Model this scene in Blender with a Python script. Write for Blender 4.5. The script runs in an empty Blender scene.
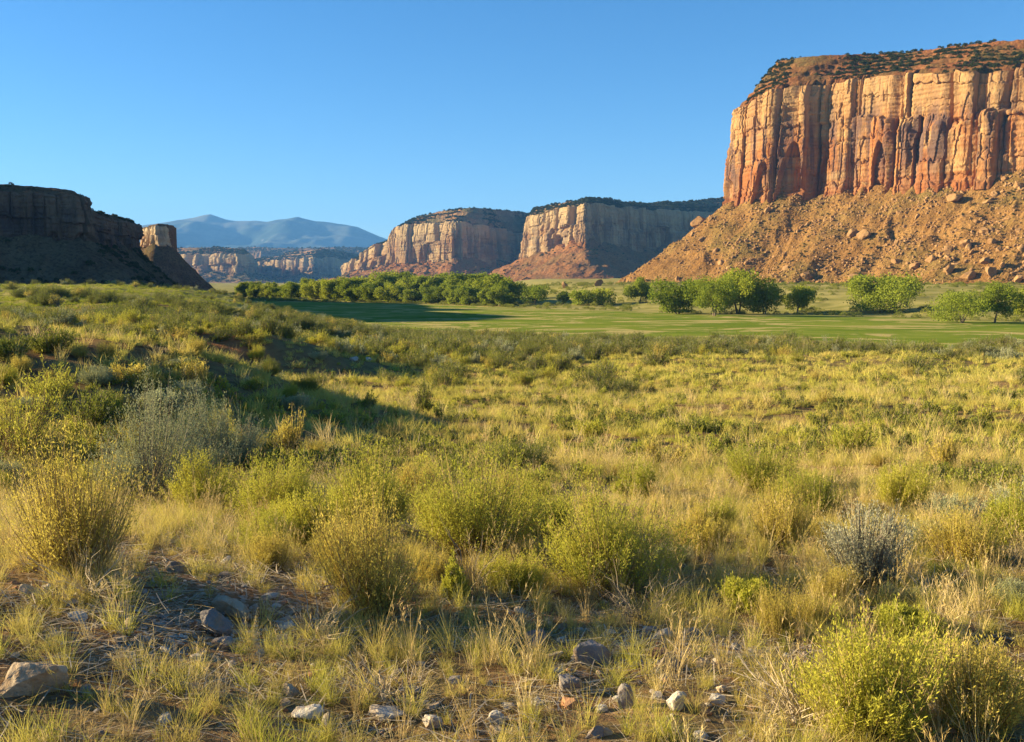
import bpy, math, random
import numpy as np
from mathutils import Vector

# ------------------------------------------------------------------ camera, sky, sun, exposure
S = bpy.context.scene
C = S.collection
CZ = 12.0                      # camera height above the green valley field (z = 0)
F_PX, W_PX, H_PX, HORIZON = 1005.0, 1024, 742, 283.0
PITCH = math.atan((H_PX/2-HORIZON)/F_PX)
cam_d = bpy.data.cameras.new('camera')
cam = bpy.data.objects.new('camera', cam_d); C.objects.link(cam)
cam_d.sensor_width = 36.0; cam_d.lens = F_PX/W_PX*36.0
cam_d.clip_start = 0.1; cam_d.clip_end = 60000
cam.location = (0, 0, CZ); cam.rotation_euler = (math.pi/2-PITCH, 0, 0)
S.camera = cam

SUN_EL, SUN_AZ = math.radians(15.5), math.radians(-81.0)      # azimuth from +Y towards +X
sun_vec = Vector((math.sin(SUN_AZ)*math.cos(SUN_EL), math.cos(SUN_AZ)*math.cos(SUN_EL), math.sin(SUN_EL)))
world = bpy.data.worlds.new('World'); S.world = world; world.use_nodes = True
wn = world.node_tree.nodes; wl = world.node_tree.links
for n in list(wn): wn.remove(n)
sky = wn.new('ShaderNodeTexSky'); sky.sky_type = 'NISHITA'; sky.sun_disc = False
sky.sun_elevation = SUN_EL; sky.sun_rotation = SUN_AZ
sky.altitude = 1500; sky.air_density = 1.0; sky.dust_density = 0.15; sky.ozone_density = 4.0
hs = wn.new('ShaderNodeHueSaturation'); hs.inputs['Saturation'].default_value = 1.18
bg = wn.new('ShaderNodeBackground'); bg.inputs['Strength'].default_value = 0.050
wo = wn.new('ShaderNodeOutputWorld')
wl.new(sky.outputs[0], hs.inputs['Color']); wl.new(hs.outputs[0], bg.inputs['Color']); wl.new(bg.outputs[0], wo.inputs['Surface'])
sd = bpy.data.lights.new('sun', 'SUN'); sd.energy = 5.0; sd.angle = math.radians(0.5); sd.color = (1.0, 0.81, 0.48)
sun = bpy.data.objects.new('sun', sd); C.objects.link(sun)
sun.rotation_euler = (-sun_vec).to_track_quat('-Z', 'Y').to_euler(); sun.location = (-60, 10, 60)
vs = S.view_settings
vs.view_transform = 'Standard'; vs.look = 'None'; vs.gamma = 1.0; vs.use_curve_mapping = False
vs.exposure = 2.0
cy = S.cycles
cy.max_bounces = 5; cy.diffuse_bounces = 3; cy.glossy_bounces = 1; cy.transmission_bounces = 3
cy.volume_bounces = 0; cy.transparent_max_bounces = 4
cy.caustics_reflective = False; cy.caustics_refractive = False
cy.use_adaptive_sampling = True; cy.adaptive_threshold = 0.008
cy.use_denoising = True; cy.denoiser = 'OPENIMAGEDENOISE'; cy.denoising_input_passes = 'RGB_ALBEDO_NORMAL'; cy.denoising_prefilter = 'ACCURATE'

rng = np.random.default_rng(7)
random.seed(7)
PI = math.pi

# ------------------------------------------------------------------ noise
def _h(ix, iy, seed):
    n = (ix.astype(np.int64)*374761393 + iy.astype(np.int64)*668265263 + seed*974634777) & 0xFFFFFFFF
    n = ((n ^ (n >> 13))*1274126177) & 0xFFFFFFFF
    n = ((n ^ (n >> 16))*2246822519) & 0xFFFFFFFF
    return (n ^ (n >> 15)) & 0xFFFFFFFF
def rnd(i, seed):
    i = np.asarray(i); return _h(i, i*0+17, seed)/4294967295.0
def perlin(x, y, seed=0):
    x = np.asarray(x, float); y = np.asarray(y, float)
    x, y = np.broadcast_arrays(x, y)
    ix = np.floor(x); iy = np.floor(y); fx = x-ix; fy = y-iy
    def g(dx, dy):
        a = _h(ix+dx, iy+dy, seed)*(2*PI/4294967296.0)
        return np.cos(a)*(fx-dx)+np.sin(a)*(fy-dy)
    u = fx*fx*fx*(fx*(fx*6-15)+10); v = fy*fy*fy*(fy*(fy*6-15)+10)
    a = g(0,0)*(1-u)+g(1,0)*u; b = g(0,1)*(1-u)+g(1,1)*u
    return (a*(1-v)+b*v)*1.5
def fbm(x, y, o=4, seed=0, gain=0.5):
    s = 0; a = 1.0; x = np.asarray(x, float); y = np.asarray(y, float)
    for k in range(o):
        s = s+a*perlin(x, y, seed+k*13); x = x*2.03+5.1; y = y*2.03+1.7; a *= gain
    return s
def sstep(a, b, x):
    t = np.clip((np.asarray(x, float)-a)/(b-a), 0, 1); return t*t*(3-2*t)

# ------------------------------------------------------------------ mesh and object helpers
def mk_mesh(name, V, Fa, mats=(), mi=None, smooth=False, attrs=None, loose=0):
    V = np.asarray(V, np.float32); Fa = np.asarray(Fa, np.int32)
    me = bpy.data.meshes.new(name)
    me.vertices.add(len(V)); me.vertices.foreach_set('co', V.ravel())
    nf, k = Fa.shape
    me.loops.add(nf*k); me.loops.foreach_set('vertex_index', Fa.ravel())
    me.polygons.add(nf); me.polygons.foreach_set('loop_start', np.arange(nf, dtype=np.int32)*k)
    for m in mats: me.materials.append(m)
    if mi is not None: me.polygons.foreach_set('material_index', np.asarray(mi, np.int32))
    me.polygons.foreach_set('use_smooth', np.full(nf, smooth, dtype=bool))
    for an, (ty, arr) in (attrs or {}).items():
        a = me.attributes.new(an, ty, 'POINT')
        if ty == 'FLOAT_VECTOR': a.data.foreach_set('vector', np.asarray(arr, np.float32).ravel())
        elif ty == 'INT': a.data.foreach_set('value', np.asarray(arr, np.int32))
        else: a.data.foreach_set('value', np.asarray(arr, np.float32))
    me.update(calc_edges=True); me.validate()
    return me
def link(name, data, parent=None, loc=None):
    o = bpy.data.objects.new(name, data); C.objects.link(o)
    if parent is not None: o.parent = parent
    if loc is not None: o.location = loc
    return o
def tag(o, label, cat, group=None):
    o['label'] = label; o['category'] = cat
    if group: o['group'] = group
    return o
def structure(o): o['kind'] = 'structure'; return o
def stuff(o): o['kind'] = 'stuff'; return o
def grid_faces(nu, nv):
    i = np.arange(nu-1)[:, None]*nv+np.arange(nv-1)[None, :]
    return np.stack([i, i+nv, i+nv+1, i+1], -1).reshape(-1, 4)

# ------------------------------------------------------------------ material helpers
class NT:
    def __init__(s, name):
        s.m = bpy.data.materials.new(name); s.m.use_nodes = True
        s.t = s.m.node_tree; s.t.nodes.clear(); s.out = s.t.nodes.new('ShaderNodeOutputMaterial')
        s._pos = None
    def n(s, ty, **kw):
        o = s.t.nodes.new(ty)
        for k, v in kw.items(): setattr(o, k, v)
        return o
    def L(s, a, b): s.t.links.new(a, b)
    def pos(s):
        if s._pos is None: s._pos = s.n('ShaderNodeNewGeometry').outputs['Position']
        return s._pos
    def noise(s, scale, detail=4, rough=0.55, vec=None, stretch=None, dist=0.0):
        v = vec or s.pos()
        if stretch:
            mp = s.n('ShaderNodeMapping'); mp.inputs['Scale'].default_value = stretch
            s.L(v, mp.inputs['Vector']); v = mp.outputs[0]
        t = s.n('ShaderNodeTexNoise'); t.inputs['Scale'].default_value = scale
        t.inputs['Detail'].default_value = detail; t.inputs['Roughness'].default_value = rough
        t.inputs['Distortion'].default_value = dist
        s.L(v, t.inputs['Vector']); return t.outputs['Fac']
    def ramp(s, fac, stops):
        r = s.n('ShaderNodeValToRGB'); e = r.color_ramp.elements
        while len(e) < len(stops): e.new(0.5)
        for k, (p, c) in enumerate(stops):
            e[k].position = p; e[k].color = (c[0], c[1], c[2], 1) if hasattr(c, '__len__') else (c, c, c, 1)
        s.L(fac, r.inputs[0]); return r.outputs[0]
    def mix(s, fac, a, b, mode='MIX'):
        m = s.n('ShaderNodeMix', data_type='RGBA', blend_type=mode)
        for sock, v in ((m.inputs[0], fac), (m.inputs[6], a), (m.inputs[7], b)):
            if hasattr(v, 'is_linked'): s.L(v, sock)
            elif hasattr(v, '__len__'): sock.default_value = (v[0], v[1], v[2], 1)
            else: sock.default_value = v
        return m.outputs[2]
    def math(s, op, a, b=0.0):
        m = s.n('ShaderNodeMath', operation=op)
        for sock, v in ((m.inputs[0], a), (m.inputs[1], b)):
            if hasattr(v, 'is_linked'): s.L(v, sock)
            else: sock.default_value = v
        return m.outputs[0]
    def attr(s, name):
        a = s.n('ShaderNodeAttribute'); a.attribute_name = name; return a.outputs['Fac']
    def rand(s): return s.n('ShaderNodeObjectInfo').outputs['Random']
    def bump(s, h, strength=0.5, dist=0.1):
        b = s.n('ShaderNodeBump'); b.inputs['Strength'].default_value = strength; b.inputs['Distance'].default_value = dist
        s.L(h, b.inputs['Height']); return b.outputs[0]
    def diffuse(s, col, normal=None, rough=0.0):
        d = s.n('ShaderNodeBsdfDiffuse'); d.inputs['Roughness'].default_value = rough
        if hasattr(col, 'is_linked'): s.L(col, d.inputs[0])
        else: d.inputs[0].default_value = (*col, 1)
        if normal: s.L(normal, d.inputs['Normal'])
        return d.outputs[0]
    def done(s, sh): s.L(sh, s.out.inputs[0]); return s.m
    def leafy(s, col, trans=0.35, tcol=None):
        t = s.n('ShaderNodeBsdfTranslucent')
        c2 = tcol if tcol is not None else col
        if hasattr(c2, 'is_linked'): s.L(c2, t.inputs[0])
        else: t.inputs[0].default_value = (*c2, 1)
        mx = s.n('ShaderNodeMixShader'); mx.inputs[0].default_value = trans
        s.L(s.diffuse(col), mx.inputs[1]); s.L(t.outputs[0], mx.inputs[2])
        return s.done(mx.outputs[0])

def leaf_mat(name, a, b, trans=0.35, wob=0.6, seedscale=1.0):
    m = NT(name)
    f = m.math('ADD', m.math('MULTIPLY', m.rand(), wob), m.math('MULTIPLY', m.noise(6.0*seedscale, 2), 1-wob*0.6))
    f = m.math('SUBTRACT', f, 0.12)
    return m.leafy(m.mix(f, a, b), trans)
def twig_mat(name, a, b):
    m = NT(name); return m.done(m.diffuse(m.mix(m.noise(9.0, 3), a, b)))

M = {}
M['rabbit_leaf'] = leaf_mat('rabbitbrush_leaf', (0.30,0.32,0.045), (0.52,0.48,0.070), 0.42)
M['rabbit_gold'] = leaf_mat('rabbitbrush_golden_leaf', (0.44,0.37,0.07), (0.62,0.51,0.11), 0.5)
M['rabbit_dark'] = leaf_mat('greasewood_leaf', (0.14,0.165,0.032), (0.25,0.26,0.050), 0.30)
M['scrub_leaf'] = leaf_mat('scrub_leaf', (0.17,0.19,0.034), (0.30,0.30,0.050), 0.35)
M['sage_leaf'] = leaf_mat('sagebrush_leaf', (0.26,0.28,0.14), (0.40,0.41,0.22), 0.22)
M['silver_leaf'] = leaf_mat('silver_sage_leaf', (0.32,0.31,0.19), (0.48,0.46,0.30), 0.25)
M['stem_tan'] = twig_mat('tan_stem', (0.17,0.115,0.05), (0.42,0.31,0.13))
M['stem_grey'] = twig_mat('grey_stem', (0.12,0.095,0.07), (0.30,0.25,0.19))
M['dead'] = twig_mat('bleached_twig', (0.30,0.23,0.15), (0.55,0.46,0.33))
M['cotton_leaf'] = leaf_mat('cottonwood_leaf', (0.15,0.20,0.020), (0.30,0.34,0.045), 0.42, 0.5, 0.05)
M['cotton_yellow'] = leaf_mat('pale_cottonwood_leaf', (0.24,0.28,0.026), (0.40,0.41,0.055), 0.42, 0.5, 0.05)
M['bark'] = twig_mat('cottonwood_bark', (0.09,0.07,0.05), (0.22,0.18,0.13))
M['juniper_leaf'] = leaf_mat('juniper_leaf', (0.030,0.042,0.014), (0.065,0.075,0.025), 0.1, 0.6, 0.02)

def grass_mat():
    m = NT('bunch_grass')
    straw = m.mix(m.rand(), (0.52,0.42,0.11), (0.72,0.60,0.20))
    green = m.mix(m.rand(), (0.25,0.26,0.034), (0.44,0.43,0.065))
    big = m.noise(0.35, 4, 0.6)
    f = m.ramp(m.math('ADD', m.math('MULTIPLY', big, 0.7), m.math('MULTIPLY', m.rand(), 0.35)), [(0.39, 0.0), (0.75, 1.0)])
    col = m.mix(f, straw, green)
    return m.leafy(col, 0.38)
M['grass'] = grass_mat()
def simple_leafy(name, a, b, trans=0.35):
    m = NT(name); return m.leafy(m.mix(m.rand(), a, b), trans)
M['meadow_grass'] = simple_leafy('meadow_grass', (0.20,0.235,0.030), (0.36,0.36,0.055), 0.38)
M['straw'] = simple_leafy('dry_stalk', (0.46,0.33,0.13), (0.66,0.52,0.25), 0.25)

def cliff_mat(name, light, mid, red, varnish, vs=1.0, vamt=0.9):
    m = NT(name)
    streak = m.noise(0.10*vs, 6, 0.62, stretch=(1, 1, 0.07), dist=0.4)
    fine = m.noise(0.45*vs, 5, 0.6, stretch=(1, 1, 0.12))
    strata = m.noise(0.16*vs, 5, 0.65, stretch=(0.06, 0.06, 1))
    blot = m.noise(0.03*vs, 4, 0.55)
    c = m.mix(m.ramp(strata, [(0.35, 0.0), (0.62, 1.0)]), mid, light)
    c = m.mix(m.math('MULTIPLY', m.ramp(blot, [(0.42, 0.0), (0.60, 1.0)]), 0.8), c, red)
    hz = m.attr('hz')                                   # 0 foot of the wall .. 1 rim
    up = m.ramp(hz, [(0.55, 0.0), (0.80, 1.0)])
    c = m.mix(m.math('MULTIPLY', up, 0.65), c, light)
    low = m.ramp(hz, [(0.04, 1.0), (0.16, 0.0)])
    c = m.mix(m.math('MULTIPLY', low, 0.7), c, red)
    v = m.math('MULTIPLY', m.ramp(streak, [(0.44, 0.0), (0.55, 1.0)]), m.ramp(hz, [(0.10, 0.3), (0.35, 1.0), (0.62, 1.0), (0.85, 0.25)]))
    c = m.mix(m.math('MULTIPLY', v, vamt), c, varnish)
    c = m.mix(m.ramp(fine, [(0.35, 0.35), (0.5, 0.0)]), c, tuple(0.45*x for x in mid))
    return m.done(m.diffuse(c, m.bump(m.noise(0.7*vs, 5, 0.65, stretch=(1, 1, 0.5)), 0.9, 1.2/vs), 0.3))
M['cliff'] = cliff_mat('sandstone_cliff', (0.45,0.285,0.13), (0.37,0.172,0.062), (0.30,0.105,0.036), (0.125,0.08,0.07))
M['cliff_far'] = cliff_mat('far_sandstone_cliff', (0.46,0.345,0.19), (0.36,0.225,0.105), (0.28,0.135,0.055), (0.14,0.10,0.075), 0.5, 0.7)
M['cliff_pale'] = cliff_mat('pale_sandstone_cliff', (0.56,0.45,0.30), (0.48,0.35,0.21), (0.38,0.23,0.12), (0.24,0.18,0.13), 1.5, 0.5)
M['cliff_shade_dark'] = cliff_mat('shade_darkened_cliff', (0.22,0.14,0.09), (0.17,0.10,0.065), (0.15,0.075,0.042), (0.085,0.058,0.05))  # varnished rock, darkened further so the left mesa's shade is in the colour

def talus_mat(name, a, b, grn, gamt=0.6, sc=1.0):
    m = NT(name)
    c = m.mix(m.ramp(m.noise(0.05*sc, 5, 0.6), [(0.38, 0.0), (0.62, 1.0)]), a, b)
    c = m.mix(m.math('MULTIPLY', m.ramp(m.noise(0.022*sc, 4, 0.6), [(0.47, 0.0), (0.63, 1.0)]), gamt), c, grn)
    c = m.mix(m.ramp(m.noise(0.55*sc, 4, 0.7), [(0.40, 0.55), (0.52, 0.0)]), c, tuple(0.35*x for x in a))
    c = m.mix(m.ramp(m.noise(0.33*sc, 4, 0.7), [(0.60, 0.0), (0.70, 0.6)]), c, tuple(min(1, 1.5*x) for x in b))
    return m.done(m.diffuse(c, m.bump(m.noise(0.5*sc, 6, 0.7), 1.0, 2.0/sc), 0.2))
M['talus'] = talus_mat('talus_rubble', (0.235,0.122,0.040), (0.325,0.182,0.062), (0.165,0.135,0.040))
M['talus_red'] = talus_mat('red_talus', (0.25,0.108,0.040), (0.31,0.150,0.060), (0.13,0.105,0.045), 0.7, 0.5)
M['talus_shade_dark'] = talus_mat('shade_darkened_talus', (0.12,0.075,0.042), (0.18,0.12,0.065), (0.085,0.08,0.036), 0.6)  # brown of the left slopes with part of their shade painted in
M['cap_red'] = talus_mat('red_ledge_cap', (0.20,0.08,0.033), (0.28,0.125,0.05), (0.11,0.09,0.033), 0.85)
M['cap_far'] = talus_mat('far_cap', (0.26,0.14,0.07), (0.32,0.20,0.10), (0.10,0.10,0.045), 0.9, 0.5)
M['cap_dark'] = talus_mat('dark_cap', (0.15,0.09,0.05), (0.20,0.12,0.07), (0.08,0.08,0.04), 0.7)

def rock_mat(name, a, b, sc=1.0):
    m = NT(name)
    c = m.mix(m.ramp(m.noise(5*sc, 5, 0.6), [(0.35, 0.0), (0.65, 1.0)]), a, b)
    c = m.mix(m.math('MULTIPLY', m.rand(), 0.35), c, tuple(0.6*x for x in a))
    c = m.mix(m.ramp(m.noise(30*sc, 4, 0.7), [(0.55, 0.0), (0.7, 0.5)]), c, tuple(0.5*x for x in a))
    c = m.mix(m.ramp(m.noise(8*sc, 5, 0.7, dist=1.0), [(0.48, 0.0), (0.62, 0.6)]), c, (0.30,0.18,0.09))
    return m.done(m.diffuse(c, m.bump(m.noise(22*sc, 6, 0.65), 0.5, 0.03/sc), 0.2))
M['rock_tan'] = rock_mat('tan_sandstone', (0.40,0.30,0.20), (0.55,0.44,0.31))
M['rock_pale'] = rock_mat('pale_limestone', (0.44,0.385,0.31), (0.60,0.54,0.45))
M['rock_grey'] = rock_mat('grey_sandstone', (0.20,0.18,0.165), (0.33,0.295,0.265))
M['rock_red'] = rock_mat('reddish_rock', (0.34,0.17,0.09), (0.46,0.27,0.16))
M['boulder'] = rock_mat('talus_boulder', (0.27,0.145,0.062), (0.41,0.255,0.12), 0.06)

# ------------------------------------------------------------------ terrain
def smooth_interp(xs, xp, fp, w):
    s = 0
    for k in (-1, -0.5, 0, 0.5, 1): s = s+np.interp(xs+k*w, xp, fp)
    return s/5
def edge_y(x):   # where the scrub terrace ends and the green field begins
    return smooth_interp(x, [-400,-140,-70,-26,-2,20,60,150,400], [760,420,250,163,140,122,116,118,130], 6)
def far_y(x):    # the far edge of the green field
    return smooth_interp(x, [-400,-175,-67,4,53,73,123,157,300,600], [800,670,600,482,416,389,365,309,270,260], 8)
def ground(x, y):
    x = np.asarray(x, float); y = np.asarray(y, float)
    d = np.hypot(x, y)
    zc = smooth_interp(y, [-300,-50,0,4.4,6.6,8.5,12,18,32,55,100,130,200], [-1,-1.2,-1.75,-1.95,-2.08,-2.22,-2.55,-3.05,-3.95,-5.1,-7.1,-8.4,-9.0], 0.06*np.maximum(y, 3))
    zl = np.interp(y, [0,20,60,100,200,300,450], [-2,-2.8,-3.3,-3.1,-1.7,-0.9,-1.2])
    a = -x/np.maximum(y, 1.0)
    wl = sstep(0.08, 0.40, a)*sstep(25, 70, y)
    z = zc*(1-wl)+zl*wl
    A = smooth_interp(x, [-60,-30,-20,-12,-7.5,-4.6,-2.5], [2.9,3.2,3.15,2.65,1.75,0.5,0.0], 0.8)   # bank on the left
    z = z+A*np.exp(-((y-24.5-0.15*x)/np.where(y < 24.5+0.15*x, 6.5, 7.0))**2)
    z = z+0.35*np.exp(-(((x+3.6)/2.2)**2+((y-6.0)/2.5)**2))
    # bumps of the scrub terrace
    n1 = fbm(x/38, y/38, 3, 3)*0.9*sstep(20, 90, d)
    n2 = fbm(x/9, y/9, 3, 5)*0.28*sstep(5, 30, d)
    n3 = fbm(x/1.7, y/1.7, 3, 9)*0.07
    # cut bank of red soil
    cb = np.exp(-((x+16)/9)**2-((y-63-0.2*(x+16))/5)**2)
    gul = 1.3*np.exp(-((x+13)/10)**2-((y-55)/4.0)**2)
    z = z+n1+n2+n3+1.3*cb-gul*0.8
    s = y-edge_y(x)
    t = sstep(-2, 26, s)
    zf = -12.0+0.10*perlin(x/60, y/60, 21)
    z = z*(1-t)+zf*t
    r = y-far_y(x)
    rise_r = 10.5*sstep(0, 300, r)+9*sstep(300, 1500, r)
    rise_l = 1.5*sstep(0, 60, r)+10*sstep(300, 2500, r)
    wr = sstep(-60, 60, x)
    rise = rise_r*wr+rise_l*(1-wr)
    z = z+np.where(r > 0, rise+fbm(x/40, y/40, 3, 31)*0.8*sstep(0, 60, r), 0)
    return z+CZ
def G1(x, y): return float(ground(np.array([x]), np.array([y]))[0])
cp, sp = math.cos(PITCH), math.sin(PITCH)
def ray(px, py):
    a = (px-W_PX/2)/F_PX; b = (H_PX/2-py)/F_PX
    return np.array([a, cp+b*sp, -sp+b*cp])
def on_ground(px, py, tmax=900):
    """world point of the ground seen at a photograph position"""
    r = ray(px, py)
    t = np.exp(np.linspace(math.log(2.5), math.log(tmax), 1600))
    h = CZ+t*r[2]-ground(t*r[0], t*r[1])
    k = np.argmax(h < 0)
    if h[k] >= 0: k = len(t)-1
    tt = t[k]
    return float(tt*r[0]), float(tt*r[1]), float(ground(np.array([tt*r[0]]), np.array([tt*r[1]]))[0])

ang = np.concatenate([np.linspace(-180, -42, 70, endpoint=False), np.linspace(-42, 42, 620, endpoint=False), np.linspace(42, 180, 71)])*PI/180
rad = np.concatenate([[0.02, 0.5, 1, 1.5, 2.0], np.exp(np.linspace(math.log(2.4), math.log(900), 400)), np.exp(np.linspace(math.log(960), math.log(16000), 40))])
AA, RR = np.meshgrid(ang, rad, indexing='ij')
GX, GY = RR*np.sin(AA), RR*np.cos(AA)
GZ = ground(GX, GY)
def field_mask(x, y):
    e = edge_y(x)+fbm(x/9, y/9, 3, 41)*9
    f = far_y(x)+fbm(x/14, y/14, 3, 42)*16
    return sstep(8, 20, y-e)*sstep(6, -6, y-f)
def red_mask(x, y):
    a = np.exp(-((x+16)/7)**2-((y-60)/4)**2)*0.8
    b = np.exp(-((x-42)/16)**2-((y-100)/8)**2)*1.0
    c = np.exp(-((x+32)/14)**2-((y-120)/20)**2)*0.8
    return np.clip((a+b+c)*(0.8+0.9*fbm(x/5, y/5, 3, 44)), 0, 1)
def ground_mat():
    m = NT('valley_ground')
    fld = m.attr('field'); red = m.attr('redsoil'); gv = m.attr('gravel')
    soil = m.mix(m.ramp(m.noise(1.4, 6, 0.65), [(0.36, 0.0), (0.64, 1.0)]), (0.12,0.066,0.033), (0.25,0.15,0.075))
    litter = m.mix(m.noise(14, 4, 0.7), (0.14,0.105,0.04), (0.32,0.245,0.10))
    c = m.mix(m.ramp(m.noise(2.6, 5, 0.65), [(0.42, 0.0), (0.60, 0.75)]), soil, litter)
    far = m.mix(m.ramp(m.noise(0.06, 6, 0.62), [(0.38, 0.0), (0.62, 1.0)]), (0.20,0.19,0.050), (0.34,0.29,0.10))
    c = m.mix(m.attr('farmix'), c, far)
    c = m.mix(red, c, m.mix(m.noise(3, 4), (0.27,0.10,0.04), (0.38,0.17,0.075)))
    peb = m.n('ShaderNodeTexVoronoi'); peb.inputs['Scale'].default_value = 38; m.L(m.pos(), peb.inputs['Vector'])
    pc = m.ramp(m.n('ShaderNodeSeparateColor').outputs[0], [(0, 0), (1, 1)])
    sepc = m.n('ShaderNodeSeparateColor'); m.L(peb.outputs['Color'], sepc.inputs[0])
    pebc = m.ramp(sepc.outputs[0], [(0.0, (0.16,0.08,0.04)), (0.45, (0.30,0.17,0.09)), (0.75, (0.40,0.30,0.21)), (1.0, (0.50,0.44,0.37))])
    c = m.mix(m.math('MULTIPLY', gv, 0.85), c, pebc)
    g1 = m.mix(m.ramp(m.noise(0.05, 6, 0.65, stretch=(0.5, 1, 1)), [(0.36, 0.0), (0.62, 1.0)]), (0.110,0.165,0.018), (0.190,0.225,0.032))
    dry = m.ramp(m.noise(0.045, 6, 0.70, stretch=(0.75, 1.0, 1), dist=1.5), [(0.515, 0.0), (0.57, 0.95)])
    g = m.mix(dry, g1, (0.40,0.32,0.12))
    c = m.mix(fld, c, g)
    nb = m.bump(peb.outputs['Distance'], 0.6, 0.02)
    return m.done(m.diffuse(c, m.bump(m.noise(9, 6, 0.7), 0.8, 0.05), 0.0))
M['ground'] = ground_mat()
def gravel_mask(x, y):
    a = np.exp(-((x+1.75)/0.8)**2-((y-5.6)/1.2)**2)*1.1
    b = np.exp(-((x-0.9)/0.8)**2-((y-5.5)/0.8)**2)*0.9
    return np.clip((a+b)*(0.9+0.6*fbm(x/0.7, y/0.7, 2, 51)), 0, 1)
gme = mk_mesh('ground', np.stack([GX, GY, GZ], -1).reshape(-1, 3), grid_faces(len(ang), len(rad)), [M['ground']], None, True,
    {'field': ('FLOAT', field_mask(GX, GY).ravel()), 'redsoil': ('FLOAT', red_mask(GX, GY).ravel()),
     'gravel': ('FLOAT', gravel_mask(GX, GY).ravel()), 'farmix': ('FLOAT', sstep(40, 160, RR).ravel())})
structure(link('ground', gme))

# ------------------------------------------------------------------ mesas
def gsm(a, s):
    if s < 0.5: return a
    r = int(s*3); k = np.exp(-0.5*(np.arange(-r, r+1)/s)**2); k /= k.sum()
    p = np.concatenate([np.repeat(a[:1], r, 0), a, np.repeat(a[-1:], r, 0)])
    if a.ndim == 1: return np.convolve(p, k, 'valid')
    return np.stack([np.convolve(p[:, j], k, 'valid') for j in range(a.shape[1])], 1)
def columns(u, w, seed, bulge, depthvar, crack):
    """broken vertical columns along a wall: offset outwards, cell index, position in the cell"""
    i0 = np.floor(u/w)
    b0 = (i0+0.7*(rnd(i0, seed)-0.5))*w; b1 = (i0+1+0.7*(rnd(i0+1, seed)-0.5))*w
    i = np.where(u < b0, i0-1, np.where(u >= b1, i0+1, i0))
    lo = (i+0.7*(rnd(i, seed)-0.5))*w; hi = (i+1+0.7*(rnd(i+1, seed)-0.5))*w
    t = np.clip((u-lo)/np.maximum(hi-lo, 0.01), 0, 1)
    off = bulge*(1-np.abs(2*t-1)**5)+depthvar*(rnd(i, seed+1)-0.5)*2
    e = np.minimum(t, 1-t)*(hi-lo)
    off = off-crack*np.exp(-(e/(0.05*w+0.3))**2)*np.maximum(0, 1.9*rnd(i, seed+2)-0.55)
    return off, i, t, hi-lo
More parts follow.
